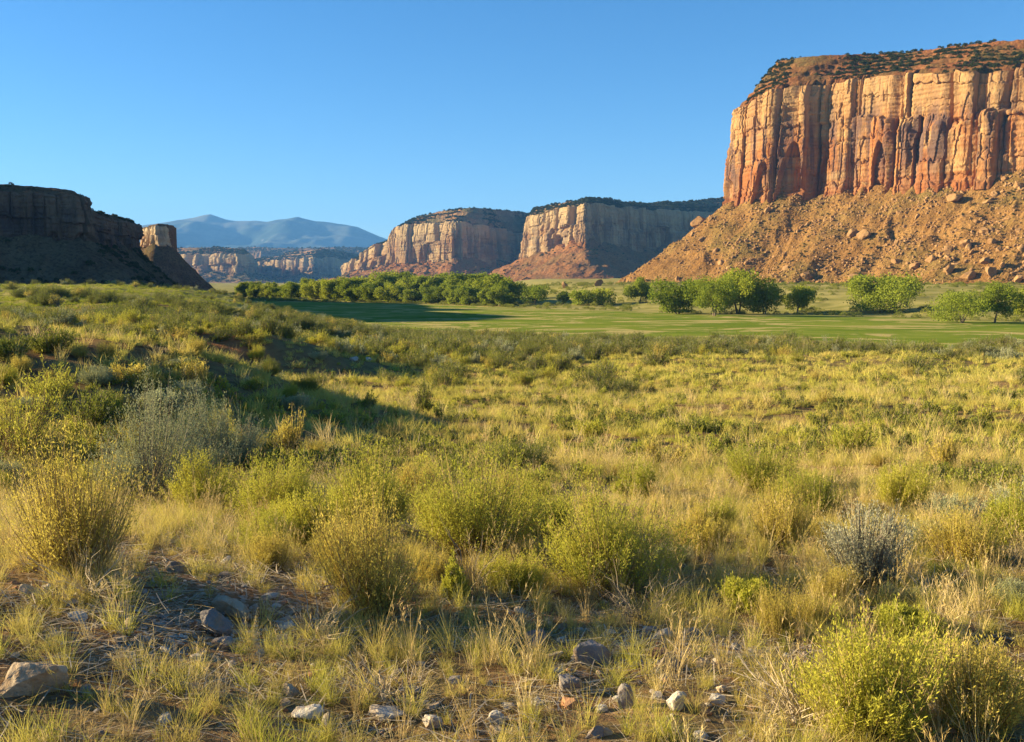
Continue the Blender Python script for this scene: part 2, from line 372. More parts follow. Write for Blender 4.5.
def mesa(name, pts, du, back, seed, mats, scale=1.0, ncv=110, ntv=70, ncap=36, corner=8.0, terr=5, tbump=1.0,
         buttress=1.0, top_run=160, rubble=1.0, tier=0.58, tier_at=None):
    P = np.array(pts, float)              # x, y, z foot, z cliff base, z rim, z top, talus run, cap run
    seg = np.hypot(np.diff(P[:, 0]), np.diff(P[:, 1])); s = np.concatenate([[0], np.cumsum(seg)])
    n = int(s[-1]/du); u = np.linspace(0, s[-1], n)
    Q = np.stack([np.interp(u, s, P[:, k]) for k in range(P.shape[1])], 1)
    Q = gsm(Q, corner/du)
    xy = Q[:, :2]
    def normals(sig):
        t = np.gradient(gsm(xy, sig/du), axis=0); t /= np.linalg.norm(t, axis=1)[:, None]+1e-9
        return np.stack([t[:, 1], -t[:, 0]], 1)
    n1 = normals(corner*0.8); n2 = gsm(normals(corner*3), corner*2.0/du); n2 /= np.linalg.norm(n2, axis=1)[:, None]
    zb, zc, zr, zt, trun, crun = (Q[:, k][:, None]+CZ*(2 <= k <= 5) for k in range(2, 8))
    U = u[:, None]; k = scale
    big = (perlin(U/(95*k), 0.5, seed)*13+perlin(U/(38*k), 3.5, seed+1)*8+perlin(U/(17*k), 7.5, seed+2)*3.5)*k*buttress
    # --- cliff
    v = np.linspace(0, 1, ncv)[None, :]
    zz = zc-13*k+(zr-zc+13*k)*v
    wob = perlin(U/(30*k), v*2.2, seed+5)*4*k
    tb = tier+0.07*perlin(U/(60*k), 0.2, seed+8)+0.05*(rnd(np.floor(U/(19*k)), seed+9)-0.5)
    Uw = U+15*k*perlin(U/(42*k), 4.5, seed+15)+5*k*perlin(U/(14*k), 6.5, seed+16)+0*v      # uneven widths
    wob = perlin(U/(18*k), v*3.0, seed+5)*1.3*k
    bb, ib, tbb, _ = columns(Uw*0.8+0.3*wob, 46*k, seed+17, 1.5*k, 6.5*k, 8.0*k)
    big = big+bb*buttress
    def blocks(i, sd, nb, amp):
        # every column breaks into a few blocks of different depth, with their own joints
        w_ = v*nb*(0.7+0.6*rnd(i, sd))+rnd(i, sd+1)*3+0.10*perlin(U/(4*k), v*3, sd+2)
        j = np.floor(w_); f = w_-j
        d = (_h(i, j, sd+3)/4294967295.0-0.5)*2*amp
        return d-0.5*amp*np.exp(-(np.minimum(f, 1-f)/0.03)**2)
    cl, il, tl, wl_ = columns(Uw+wob, 24*k, seed+20, 0.9*k, 3.6*k, 6.5*k)
    cs, ic_, _, _ = columns(Uw*1.1+wob*0.8, 10.5*k, seed+30, 0.2*k, 1.3*k, 1.2*k)
    cs = cs*np.where(rnd(ic_, seed+33) > 0.5, 1, 0.15)+blocks(ic_, seed+34, 5, 1.0*k)
    cl = cl+blocks(il, seed+36, 3.2, 1.8*k)
    cu, iu, tu, wu_ = columns(Uw-wob+7, 25*k, seed+40, 1.4*k, 4.8*k, 7.5*k)
    cu = cu+blocks(iu, seed+38, 4.5, 1.5*k)
    ts = sstep(tier_at[0], tier_at[1], U/s[-1]) if tier_at else sstep(-0.25, 0.25, perlin(U/(90*k), 5.5, seed+18))   # where the wall breaks into two tiers
    cu = cu*ts+(0.75*cl+0.6*cs+0.3*cu)*(1-ts)
    # rounded tops of the columns, with an arched shape across each
    tri = (rnd(il, seed+50)*0.28+0.80)*tb-0.10*np.abs(2*tl-1)**2
    low_in = 5.0*k*sstep(-0.01, 0.09, v-tri)*ts
    lower = cl+cs+2.6*k*ts-low_in
    # alcoves at the foot of some columns
    alc = (rnd(il, seed+60) > 0.55)
    arch = (0.22+0.32*rnd(il, seed+61))*np.sqrt(np.clip(1-(np.abs(2*tl-1)/0.80)**2, 0, 1))
    lower = lower-np.where(alc, 6.5*k*sstep(0.03, -0.03, v-arch), 0)
    toph = 0.93+0.10*rnd(iu, seed+70)-0.05*np.abs(2*tu-1)**2
    upper = cu+0.5*cs-1.4*k*ts-3.0*k*sstep(0.0, 0.10, v-toph)
    # patches where slabs have fallen away
    slab = perlin(Uw/(7*k), v*1.7, seed+80); lower = lower-1.2*k*sstep(0.16, 0.19, slab)
    slab2 = perlin(Uw/(10*k), v*2.3+9, seed+81); upper0 = -1.2*k*sstep(0.2, 0.23, slab2)
    lower = lower-6.0*k*(rnd(il, seed+62) > 0.84)*sstep(1.0, 0.9, v); upper0 = upper0-6.5*k*(rnd(iu, seed+63) > 0.82)*ts
    upper = upper+upper0
    mixu = sstep(-0.015, 0.015, v-tb)
    off = big+lower*(1-mixu)+upper*mixu
    off = off+perlin(U/(200*k), zz/(2.6*k), seed+90)*0.85*k+fbm(U/(5*k), zz/(8*k), 3, seed+91)*0.40*k
    off = off-6*k*(v-0.3)*0.9+2.0*k*sstep(0.10, 0.08, v-0.05*perlin(U/(9*k), 1.5, seed+97))
    CX = xy[:, 0][:, None]+n1[:, 0][:, None]*off; CY = xy[:, 1][:, None]+n1[:, 1][:, None]*off
    CZv = zz+(2.0*k*perlin(U/(11*k), 2.5, seed+95)+2.5*k*(rnd(iu, seed+96)-0.5))*sstep(0.85, 1.0, v)
    # --- talus (from the foot up to the wall)
    w = np.linspace(0, 1, ntv)[None, :]
    ho = trun*(1-w)**1.12*(1+0.22*perlin(U/(60*k), 0.3, seed+101)+0.10*perlin(U/(22*k), 0.7, seed+102))
    base = gsm(big.mean(1), 9*k/du)[:, None]*0.75*np.clip(w*1.1, 0, 1)+gsm(off[:, 0], 5*k/du)[:, None]*0.0
    fade = np.sin(np.clip(w, 0.02, 1)*PI)**0.5
    TX = xy[:, 0][:, None]+n2[:, 0][:, None]*(ho+base)-n1[:, 0][:, None]*(2.5*k*w+16*k*sstep(0.93, 1.0, w))
    TY = xy[:, 1][:, None]+n2[:, 1][:, None]*(ho+base)-n1[:, 1][:, None]*(2.5*k*w+16*k*sstep(0.93, 1.0, w))
    TZ = zb-5+(zc-zb+5)*w+(1*k+6*k*perlin(U/(24*k), 8.5, seed+103)+4*k*perlin(U/(8*k), 9.5, seed+104))*sstep(0.80, 0.96, w)
    TZ = TZ+tbump*k*(fbm(TX/(26*k), TY/(26*k), 3, seed+110)*3.2*fade-3.4*np.abs(perlin(U/(16*k)+fbm(U/(40*k), w*3, 2, seed+111), w*1.2, seed+112))*fade
          + rubble*(np.maximum(fbm(TX/(6*k), TY/(6*k), 3, seed+113), 0)*0.7+np.maximum(perlin(TX/(1.9*k), TY/(1.9*k), seed+114)-0.25, 0)*1.5))
    # --- cap and top
    c = np.linspace(0, 1, ncap)[None, :]
    cc = c*terr; st = (np.floor(cc)+sstep(0.45, 0.95, cc-np.floor(cc)))/terr; st = 0.75*st+0.25*c
    wobc = fbm(U/(25*k), c*3, 3, seed+120)
    inn = crun*(c+0.0)+wobc*4*k*np.sin(c*PI)
    ex = np.array(back)/np.hypot(*back)
    bl = sstep(0.0, 0.22, c); ss = 14*k/du
    RX = CX[:, -1:]*(1-bl)+gsm(CX[:, -1], ss)[:, None]*bl; RY = CY[:, -1:]*(1-bl)+gsm(CY[:, -1], ss)[:, None]*bl; RZ = CZv[:, -1:]*(1-bl)+gsm(CZv[:, -1], ss)[:, None]*bl
    CPX = RX+ex[0]*inn; CPY = RY+ex[1]*inn
    CPZ = RZ+(zt-zr)*st+fbm(CPX/(7*k), CPY/(7*k), 3, seed+121)*0.8*k*sstep(0, 0.1, c)
    tp = np.array([0.1, 0.3, 0.6, 1.0, 1.02])[None, :]
    TPX = CPX[:, -1:]+ex[0]*top_run*tp; TPY = CPY[:, -1:]+ex[1]*top_run*tp
    TPZ = CPZ[:, -1:]+np.where(tp > 1.01, -(zt-zb)-8, 0)+fbm(TPX/(30*k), TPY/(30*k), 3, seed+122)*2*k
    X = np.concatenate([TX, CX, CPX, TPX], 1); Y = np.concatenate([TY, CY, CPY, TPY], 1); Z = np.concatenate([TZ, CZv, CPZ, TPZ], 1)
    nu, nv = X.shape
    hzv = np.concatenate([np.zeros(ntv), np.linspace(0, 1, ncv), np.ones(ncap+5)])
    Fq = grid_faces(nu, nv)
    col = np.tile(np.arange(nv-1), nu-1)
    mi = np.where(col < ntv-1, 0, np.where(col < ntv+ncv-1, 1, 2))
    me = mk_mesh(name, np.stack([X, Y, Z], -1).reshape(-1, 3), Fq, mats, mi, False, {'hz': ('FLOAT', np.tile(hzv, nu))})
    o = structure(link(name, me))
    return dict(obj=o, T=np.stack([TX, TY, TZ], -1), Cp=np.stack([CPX, CPY, CPZ], -1), Tp=np.stack([TPX, TPY, TPZ], -1)[:, :4])

R_ = mesa('mesa', [(400,1420,-2,86,172,228,110,75), (262,1130,-2,86,172,228,110,72), (217,1005,-2,86,171,226,112,66), (250,965,-2,86,181,222,114,66), (305,900,-2,86.5,183,217,118,80),
    (355,845,-2,87,173,211,122,85), (402,790,-1,87,168,208,125,85), (520,655,-1,87,168,206,125,85), (640,560,-1,87,168,206,125,85)], 0.55, (0.75,0.66), 11,
    [M['talus'], M['cliff'], M['cap_red']], 1.0, 170, 120, 60, 6.0, 6, tier=0.66, tier_at=(0.48, 0.58))
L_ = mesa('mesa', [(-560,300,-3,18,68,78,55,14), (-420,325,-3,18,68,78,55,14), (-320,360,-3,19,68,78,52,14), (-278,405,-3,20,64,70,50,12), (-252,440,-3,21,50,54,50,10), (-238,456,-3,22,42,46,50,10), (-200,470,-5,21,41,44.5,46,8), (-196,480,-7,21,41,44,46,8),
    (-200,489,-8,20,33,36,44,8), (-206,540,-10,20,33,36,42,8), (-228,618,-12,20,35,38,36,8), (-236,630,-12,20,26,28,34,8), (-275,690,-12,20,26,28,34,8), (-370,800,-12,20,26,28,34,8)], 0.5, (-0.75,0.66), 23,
    [M['talus_shade_dark'], M['cliff_shade_dark'], M['cap_dark']], 0.45, 90, 60, 20, 2.5, 3, top_run=70, buttress=0.45)
U_ = mesa('butte', [(-352,957,-12,36,50,52,40,5), (-337,926,-12,36,50,52,38,5), (-313,888,-12,36,50,52,36,5), (-307,900,-12,36,50,52,48,5), (-313,932,-12,36,49,51,54,5)], 0.4, (0,1), 31,
    [M['talus_shade_dark'], M['cliff_pale'], M['cap_dark']], 0.30, 60, 40, 10, 1.6, 2, top_run=16, buttress=0.1)
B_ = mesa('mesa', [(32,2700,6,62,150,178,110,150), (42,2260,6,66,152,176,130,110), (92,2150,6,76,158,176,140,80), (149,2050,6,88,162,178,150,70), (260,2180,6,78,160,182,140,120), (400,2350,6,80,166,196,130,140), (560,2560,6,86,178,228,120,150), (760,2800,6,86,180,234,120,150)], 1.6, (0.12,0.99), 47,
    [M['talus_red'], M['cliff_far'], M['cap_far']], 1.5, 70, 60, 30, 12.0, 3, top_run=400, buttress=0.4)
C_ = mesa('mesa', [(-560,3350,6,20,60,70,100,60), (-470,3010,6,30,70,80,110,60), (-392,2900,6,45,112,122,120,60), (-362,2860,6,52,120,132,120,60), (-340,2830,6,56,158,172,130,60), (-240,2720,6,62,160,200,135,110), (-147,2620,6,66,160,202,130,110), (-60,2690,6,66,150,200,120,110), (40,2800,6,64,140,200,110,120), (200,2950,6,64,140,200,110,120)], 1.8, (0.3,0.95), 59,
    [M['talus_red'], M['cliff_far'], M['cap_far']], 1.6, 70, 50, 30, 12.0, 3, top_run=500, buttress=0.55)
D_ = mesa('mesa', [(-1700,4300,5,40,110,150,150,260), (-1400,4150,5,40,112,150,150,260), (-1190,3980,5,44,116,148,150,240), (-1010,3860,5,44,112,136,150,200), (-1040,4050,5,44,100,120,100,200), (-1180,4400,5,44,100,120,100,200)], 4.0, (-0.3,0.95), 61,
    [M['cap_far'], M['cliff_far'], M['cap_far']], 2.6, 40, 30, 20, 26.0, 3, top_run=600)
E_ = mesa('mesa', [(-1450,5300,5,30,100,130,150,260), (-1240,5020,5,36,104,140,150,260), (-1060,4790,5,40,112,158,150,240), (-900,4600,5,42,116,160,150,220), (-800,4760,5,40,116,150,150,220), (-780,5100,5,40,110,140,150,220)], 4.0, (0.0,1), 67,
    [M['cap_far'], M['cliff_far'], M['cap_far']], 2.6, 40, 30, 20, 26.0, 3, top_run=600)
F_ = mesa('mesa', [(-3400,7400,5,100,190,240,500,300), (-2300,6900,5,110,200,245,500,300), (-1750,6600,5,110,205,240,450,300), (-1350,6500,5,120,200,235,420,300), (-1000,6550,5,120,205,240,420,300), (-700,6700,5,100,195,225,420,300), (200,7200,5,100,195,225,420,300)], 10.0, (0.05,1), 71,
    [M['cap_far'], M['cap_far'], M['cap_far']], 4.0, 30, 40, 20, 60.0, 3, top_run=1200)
def mountains():
    D0 = 15000.0
    px = [-200, 60, 120, 170, 192, 213, 232, 250, 270, 285, 300, 318, 340, 358, 372, 388, 420, 520, 700]
    py = [250, 236, 229, 222, 219, 214.5, 220.5, 222, 222.5, 218.5, 216.5, 222.5, 224.5, 226, 232, 239, 246, 252, 262]
    xs = np.linspace(-10500, 3000, 260); ys = np.linspace(9800, 18500, 110)
    X, Y = np.meshgrid(xs, ys, indexing='ij')
    pr = (HORIZON-np.interp(X/D0*F_PX+512, px, py))/F_PX*D0
    t = np.clip(1-np.abs(Y-D0)/np.where(Y < D0, 5000, 3300), 0, 1)
    rid = 1-np.abs(fbm(X/1500, Y/2600, 4, 77))*1.6
    Z = pr*(t**1.35)*(1+0.62*(rid-0.7)*(1-t)**0.7*np.minimum(1, t*3)) + fbm(X/600, Y/600, 5, 78)*42*t*(1-t**6*0.5)
    m = NT('forested_mountain')
    c = m.mix(m.ramp(m.noise(0.0011, 6, 0.6), [(0.42, 0.0), (0.6, 1.0)]), (0.05,0.07,0.06), (0.15,0.16,0.14))
    c = m.mix(m.ramp(m.noise(0.0022, 4, 0.6, stretch=(1.6, 0.5, 1)), [(0.68, 0.0), (0.74, 0.5)]), c, (0.45,0.45,0.42))
    mat = m.done(m.diffuse(c))
    structure(link('mountains', mk_mesh('mountains', np.stack([X, Y, Z+CZ-6], -1).reshape(-1, 3), grid_faces(260, 110), [mat], None, True)))
mountains()

# ------------------------------------------------------------------ haze: one closed box of air round the whole scene
def haze_box():
    m = NT('air'); pv = m.n('ShaderNodeVolumePrincipled')
    pv.inputs['Color'].default_value = (0.15, 0.43, 1.0, 1); pv.inputs['Density'].default_value = 4.8e-5
    pv.inputs['Anisotropy'].default_value = 0.0
    m.L(pv.outputs[0], m.out.inputs['Volume'])
    a, z0, z1 = 19500.0, -40.0, 1250.0
    V = [(x, y, z) for x in (-a, a) for y in (-a, a) for z in (z0, z1)]
    Fq = [(0,1,3,2), (4,6,7,5), (0,4,5,1), (2,3,7,6), (0,2,6,4), (1,5,7,3)]
    stuff(link('haze', mk_mesh('haze', V, Fq, [m.m])))
haze_box()

# ------------------------------------------------------------------ plant and rock templates (verts, triangles, material index)
def join(parts):
    V, F, I, o = [], [], [], 0
    for v, f, i in parts:
        V.append(v); F.append(f+o); I.append(np.full(len(f), i) if np.isscalar(i) else i); o += len(v)
    return np.concatenate(V), np.concatenate(F), np.concatenate(I)
def ribbons(P, w, side, i=0):
    """P (N,K,3) centre lines, w (N,K) half widths, side (N,3)"""
    N, K, _ = P.shape
    a = P-side[:, None, :]*w[..., None]; b = P+side[:, None, :]*w[..., None]
    V = np.stack([a, b], 2).reshape(-1, 3)
    base = (np.arange(N)*K*2)[:, None]+(np.arange(K-1)*2)[None, :]
    base = base.reshape(-1)
    Fa = np.concatenate([np.stack([base, base+1, base+3], 1), np.stack([base, base+3, base+2], 1)])
    return V, Fa, i
def unit(a): return a/(np.linalg.norm(a, axis=-1, keepdims=True)+1e-9)
def leaves(P, D, ln, wd, r, i=1):
    """one thin triangle-pair leaf at each P along D"""
    N = len(P); s = unit(np.cross(D, r.normal(size=(N, 3))))
    tip = P+D*ln[:, None]; mid = P+D*(ln*0.45)[:, None]
    V = np.stack([P, mid-s*wd[:, None], tip, mid+s*wd[:, None]], 1).reshape(-1, 3)
    b = np.arange(N)*4
    return V, np.concatenate([np.stack([b, b+1, b+2], 1), np.stack([b, b+2, b+3], 1)]), i
def grass_tuft(seed, n, h, spread, base_r, wid, curl=0.5, hv=0.45, i=0):
    r = np.random.default_rng(seed)
    az = r.uniform(0, 2*PI, n); rr = base_r*np.sqrt(r.uniform(0, 1, n)); a0 = r.uniform(0, 2*PI, n)
    B = np.stack([rr*np.cos(a0), rr*np.sin(a0), np.full(n, -0.02)], 1)
    lean = np.abs(r.normal(0, spread, n)); L = h*(1-hv+hv*2*r.uniform(0, 1, n)**1.0)*1.0
    cu = curl*r.uniform(0.2, 1.2, n)
    ts = np.array([0, 0.5, 1.0])
    P = np.zeros((n, 3, 3)); hd = np.stack([np.cos(az), np.sin(az), 0*az], 1)
    for k, t in enumerate(ts):
        th = lean+cu*t
        hx = L*t*np.sin(np.minimum(th, 2.2)); hz = L*t*np.cos(np.minimum(th, 1.7))
        P[:, k] = B+hd*hx[:, None]+np.array([0, 0, 1])*hz[:, None]
    w = np.stack([np.full(n, wid), np.full(n, wid*0.8), np.full(n, wid*0.12)], 1)*r.uniform(0.7, 1.3, n)[:, None]
    a2 = r.uniform(0, 2*PI, n); side = np.stack([np.cos(a2), np.sin(a2), 0*a2], 1)
    return ribbons(P, w, side, i)
def stalks(seed, n, h, spread, base_r, wid, i=0):
    r = np.random.default_rng(seed)
    v1 = grass_tuft(seed, n, h, spread, base_r, wid, 0.25, 0.35, i)
    V = v1[0].reshape(n, 3, 2, 3).mean(2)
    P, D = [], []
    for q in range(9):
        t = r.uniform(0.72, 1.0, n)
        p = V[:, 1]+(V[:, 2]-V[:, 1])*((t-0.5)*2)[:, None]
        P.append(p); D.append(unit(unit(V[:, 2]-V[:, 1])+0.35*r.normal(size=(n, 3))))
    P = np.concatenate(P); D = np.concatenate(D)
    v2 = leaves(P, D, np.full(len(P), 0.03)*r.uniform(0.6, 1.3, len(P)), np.full(len(P), wid*1.3), r, i)
    return join([v1, v2])
def bush(seed, R, H, nst, nlf, ll, lw, sw, low=0.35, spread=1.15, curve=0.35, gap=0.35, leaf0=0.45):
    """stems fan out from the root and carry narrow leaves on the upper part; returns stems, foliage"""
    r = np.random.default_rng(seed)
    nc = max(6, nst//22)                                   # the stems bunch in clumps
    caz = r.uniform(0, 2*PI, nc); cth = spread*np.sqrt(r.uniform(0.02, 1, nc)); cl = r.uniform(0.45, 1.25, nc)
    ci = r.integers(0, nc, nst)
    az = caz[ci]+r.normal(0, gap, nst); th = np.clip(cth[ci]+r.normal(0, gap*0.45, nst), 0.02, 1.45)
    el = 1.0/np.sqrt((np.sin(th)/R)**2+(np.cos(th)/H)**2)   # reach of the dome in that direction
    L = el*cl[ci]*r.uniform(0.78, 1.06, nst)
    K = 5; ts = np.linspace(0, 1, K)
    hd = np.stack([np.cos(az), np.sin(az), 0*az], 1)
    P = np.zeros((nst, K, 3)); br = 0.10*R
    b0 = np.stack([r.normal(0, br, nst), r.normal(0, br, nst), np.full(nst, -0.03)], 1)
    for k, t in enumerate(ts):
        bend = th*(1+curve*(0.5-t))
        P[:, k] = b0+hd*(L*t*np.sin(bend))[:, None]+np.array([0, 0, 1])*(L*t*np.cos(bend))[:, None]
    P[:, 1:] += r.normal(0, 0.018*R, (nst, K-1, 3))*ts[1:][None, :, None]
    a2 = r.uniform(0, 2*PI, nst); side = np.stack([np.cos(a2), np.sin(a2), 0*a2], 1)
    w = sw*np.linspace(1.3, 0.35, K)[None, :]*r.uniform(0.6, 1.5, nst)[:, None]
    st = ribbons(P, w, side, 0)
    t = leaf0+(1-leaf0)*r.uniform(0, 1, (nst, nlf))**0.8
    seg = np.minimum((t*(K-1)).astype(int), K-2); fr = t*(K-1)-seg
    ii = np.arange(nst)[:, None]
    A = P[ii, seg]; Bp = P[ii, seg+1]; pp = (A+(Bp-A)*fr[..., None]).reshape(-1, 3)
    D = unit(unit(Bp-A).reshape(-1, 3)+0.55*r.normal(size=(nst*nlf, 3)))
    pp = pp+r.normal(0, 0.012*R+0.004, pp.shape)
    N = len(pp)
    lf = leaves(pp, D, ll*r.uniform(0.6, 1.3, N), lw*r.uniform(0.7, 1.2, N), r, 1)
    return st, lf
def dead_shrub(seed, R, H, n, w=0.004):
    r = np.random.default_rng(seed)
    az = r.uniform(0, 2*PI, n); th = np.clip(np.abs(r.normal(0.95, 0.38, n)), 0.1, 1.5); L = r.uniform(0.5, 1.1, n)
    hd = np.stack([np.cos(az), np.sin(az), 0*az], 1); K = 5; ts = np.linspace(0, 1, K)
    P = np.zeros((n, K, 3)); b0 = r.normal(0, 0.06*R, (n, 3)); b0[:, 2] = -0.02
    for k, t in enumerate(ts):
        P[:, k] = b0+hd*(R*L*t*np.sin(th+0.3*t))[:, None]+np.array([0, 0, 1])*(H*L*t*np.cos(th)+0.02)[:, None]
    P[:, 1:] += r.normal(0, 0.035*R, (n, K-1, 3)); P[:, :, 2] = np.maximum(P[:, :, 2], -0.02)
    side = unit(np.cross(P[:, -1]-P[:, 0], r.normal(size=(n, 3))))
    v1 = ribbons(P, w*np.linspace(1.4, 0.4, K)[None, :]*r.uniform(0.6, 1.5, n)[:, None], side, 0)
    m = n*4; k = r.integers(0, n, m); t = r.uniform(0.3, 0.95, m); sg = np.minimum((t*4).astype(int), 3); fr = t*4-sg
    p0 = P[k, sg]+(P[k, sg+1]-P[k, sg])*fr[:, None]
    D = unit(unit(P[k, sg+1]-P[k, sg])+0.6*r.normal(size=(m, 3)))
    Q = np.stack([p0, p0+D*(0.10*R), p0+D*(0.2*R)+r.normal(0, 0.02*R, (m, 3))], 1); Q[:, :, 2] = np.maximum(Q[:, :, 2], -0.02)
    v2 = ribbons(Q, w*0.6*np.array([1, 0.7, 0.3])[None, :]*np.ones((m, 1)), unit(np.cross(D, r.normal(size=(m, 3)))), 0)
    return join([v1, v2])
def tube(pts, rads, sides=7):
    pts = np.array(pts, float); K = len(pts); V = []
    for k in range(K):
        d = pts[min(k+1, K-1)]-pts[max(k-1, 0)]; d /= np.linalg.norm(d)
        a = np.cross(d, [0.3, 1, 0.2]); a /= np.linalg.norm(a); b = np.cross(d, a)
        for j in range(sides):
            t = 2*PI*j/sides; V.append(pts[k]+rads[k]*(a*math.cos(t)+b*math.sin(t)))
    Fa = []
    for k in range(K-1):
        for j in range(sides):
            p, q = k*sides+j, k*sides+(j+1) % sides
            Fa += [(p, q, q+sides), (p, q+sides, p+sides)]
    return np.array(V), np.array(Fa), 0
def tree(seed, H, W, nstem=2, crown0=0.22, nleaf=5200, leaf=0.36, lean=0.0):
    """trunk with limbs, crown of many leaf clumps in the volume of uneven lobes"""
    r = np.random.default_rng(seed); wood = []; blobs = []
    for s in range(nstem):
        a = r.uniform(0, 2*PI) if nstem > 1 else 0
        dx, dy = (math.cos(a)*W*0.16, math.sin(a)*W*0.16) if nstem > 1 else (lean*W, 0)
        top = np.array([dx*1.6, dy*1.6, H*0.72])
        p0 = np.array([dx*0.12, dy*0.12, -0.4]); mid = np.array([dx*0.7+r.normal(0, W*.03), dy*0.7+r.normal(0, W*.03), H*0.32])
        wood.append(tube([p0, p0*0.6+mid*0.4+[0, 0, 0.2], mid, (mid+top)/2, top], [0.026*H, 0.021*H, 0.016*H, 0.010*H, 0.004*H]))
        for b in range(6):
            t = r.uniform(0.15, 0.9); st = mid+(top-mid)*t
            ba = r.uniform(0, 2*PI); ln = W*(0.50-0.2*t)*r.uniform(0.5, 1.25)
            en = st+np.array([math.cos(ba)*ln, math.sin(ba)*ln, H*r.uniform(0.02, 0.22)])
            wood.append(tube([st, (st+en)/2+[0, 0, -0.02*H], en], [0.008*H, 0.005*H, 0.002*H], 5))
            blobs.append((en, r.uniform(0.11, 0.24)*W))
        blobs.append((top+[0, 0, H*0.08], 0.20*W)); blobs.append((mid+(top-mid)*0.55, 0.24*W))
    for b in range(9 if crown0 < 0.2 else 5):
        ba = r.uniform(0, 2*PI); q = W*r.uniform(0.12, 0.38)
        blobs.append((np.array([math.cos(ba)*q, math.sin(ba)*q, H*r.uniform(crown0, 0.5)]), r.uniform(0.14, 0.22)*W))
    ce = np.array([b[0] for b in blobs]); rd = np.array([b[1] for b in blobs])
    ce[:, 2] = np.minimum(ce[:, 2], H-rd*0.75)
    k = r.choice(len(rd), nleaf, p=rd**2/np.sum(rd**2))
    d = unit(r.normal(size=(nleaf, 3))); q = r.uniform(0.25, 1.0, nleaf)**0.45*(1+0.18*r.normal(size=nleaf))
    P = ce[k]+d*(rd[k]*q)[:, None]*np.array([1, 1, 0.82]); P[:, 2] = np.maximum(P[:, 2], 0.04*H*(1+r.uniform(0, 2, nleaf)))
    hi = np.percentile(P[:, 2], 99.0); P[:, 2] *= np.where(P[:, 2] > 0.3*H, 1+(H/hi-1)*np.clip((P[:, 2]-0.3*H)/(hi-0.3*H), 0, 1), 1)
    wx = np.percentile(np.abs(P[:, 0]), 98)*2; P[:, :2] *= min(1.6, max(0.7, W/wx))
    D = unit(d+0.9*r.normal(size=d.shape)); sz = leaf*r.uniform(0.6, 1.4, nleaf)
    return join(wood), leaves(P-D*sz[:, None]*0.5, D, sz, sz*0.42, r, 0)
def icosphere(sub):
    t = (1+5**.5)/2
    V = [(-1,t,0),(1,t,0),(-1,-t,0),(1,-t,0),(0,-1,t),(0,1,t),(0,-1,-t),(0,1,-t),(t,0,-1),(t,0,1),(-t,0,-1),(-t,0,1)]
    Fa = [(0,11,5),(0,5,1),(0,1,7),(0,7,10),(0,10,11),(1,5,9),(5,11,4),(11,10,2),(10,7,6),(7,1,8),(3,9,4),(3,4,2),(3,2,6),(3,6,8),(3,8,9),(4,9,5),(2,4,11),(6,2,10),(8,6,7),(9,8,1)]
    V = [np.array(v)/np.linalg.norm(v) for v in V]
    for _ in range(sub):
        c = {}; nf = []
        def mid(a, b):
            k = (min(a, b), max(a, b))
            if k not in c:
                m = V[a]+V[b]; V.append(m/np.linalg.norm(m)); c[k] = len(V)-1
            return c[k]
        for a, b, d in Fa:
            x, y, z = mid(a, b), mid(b, d), mid(d, a); nf += [(a,x,z),(b,y,x),(d,z,y),(x,y,z)]
        Fa = nf
    return np.array(V), np.array(Fa)
ICO = {s: icosphere(s) for s in (1, 2, 3, 4)}
def rock(seed, sx, sy, sz, sub=3, cuts=9, rough=0.05, cut=(0.55, 0.85)):
    r = np.random.default_rng(seed); V, Fa = ICO[sub]; V = V.copy()
    for _ in range(cuts):                                   # broken faces
        n = unit(r.normal(size=3)); d = r.uniform(*cut); h = V@n
        V = V-np.outer(np.maximum(h-d, 0), n)
    V = V*(1+rough*fbm(V[:, 0]*2.2+V[:, 2]*1.3+seed, V[:, 1]*2.2-V[:, 2]*1.1, 4, seed))[:, None]
    return V*np.array([sx, sy, sz]), Fa, 0
def mesh_of(name, tpl, mats, smooth=False): return mk_mesh(name, tpl[0], tpl[1], mats, np.asarray(tpl[2]) if not np.isscalar(tpl[2]) else None, smooth)

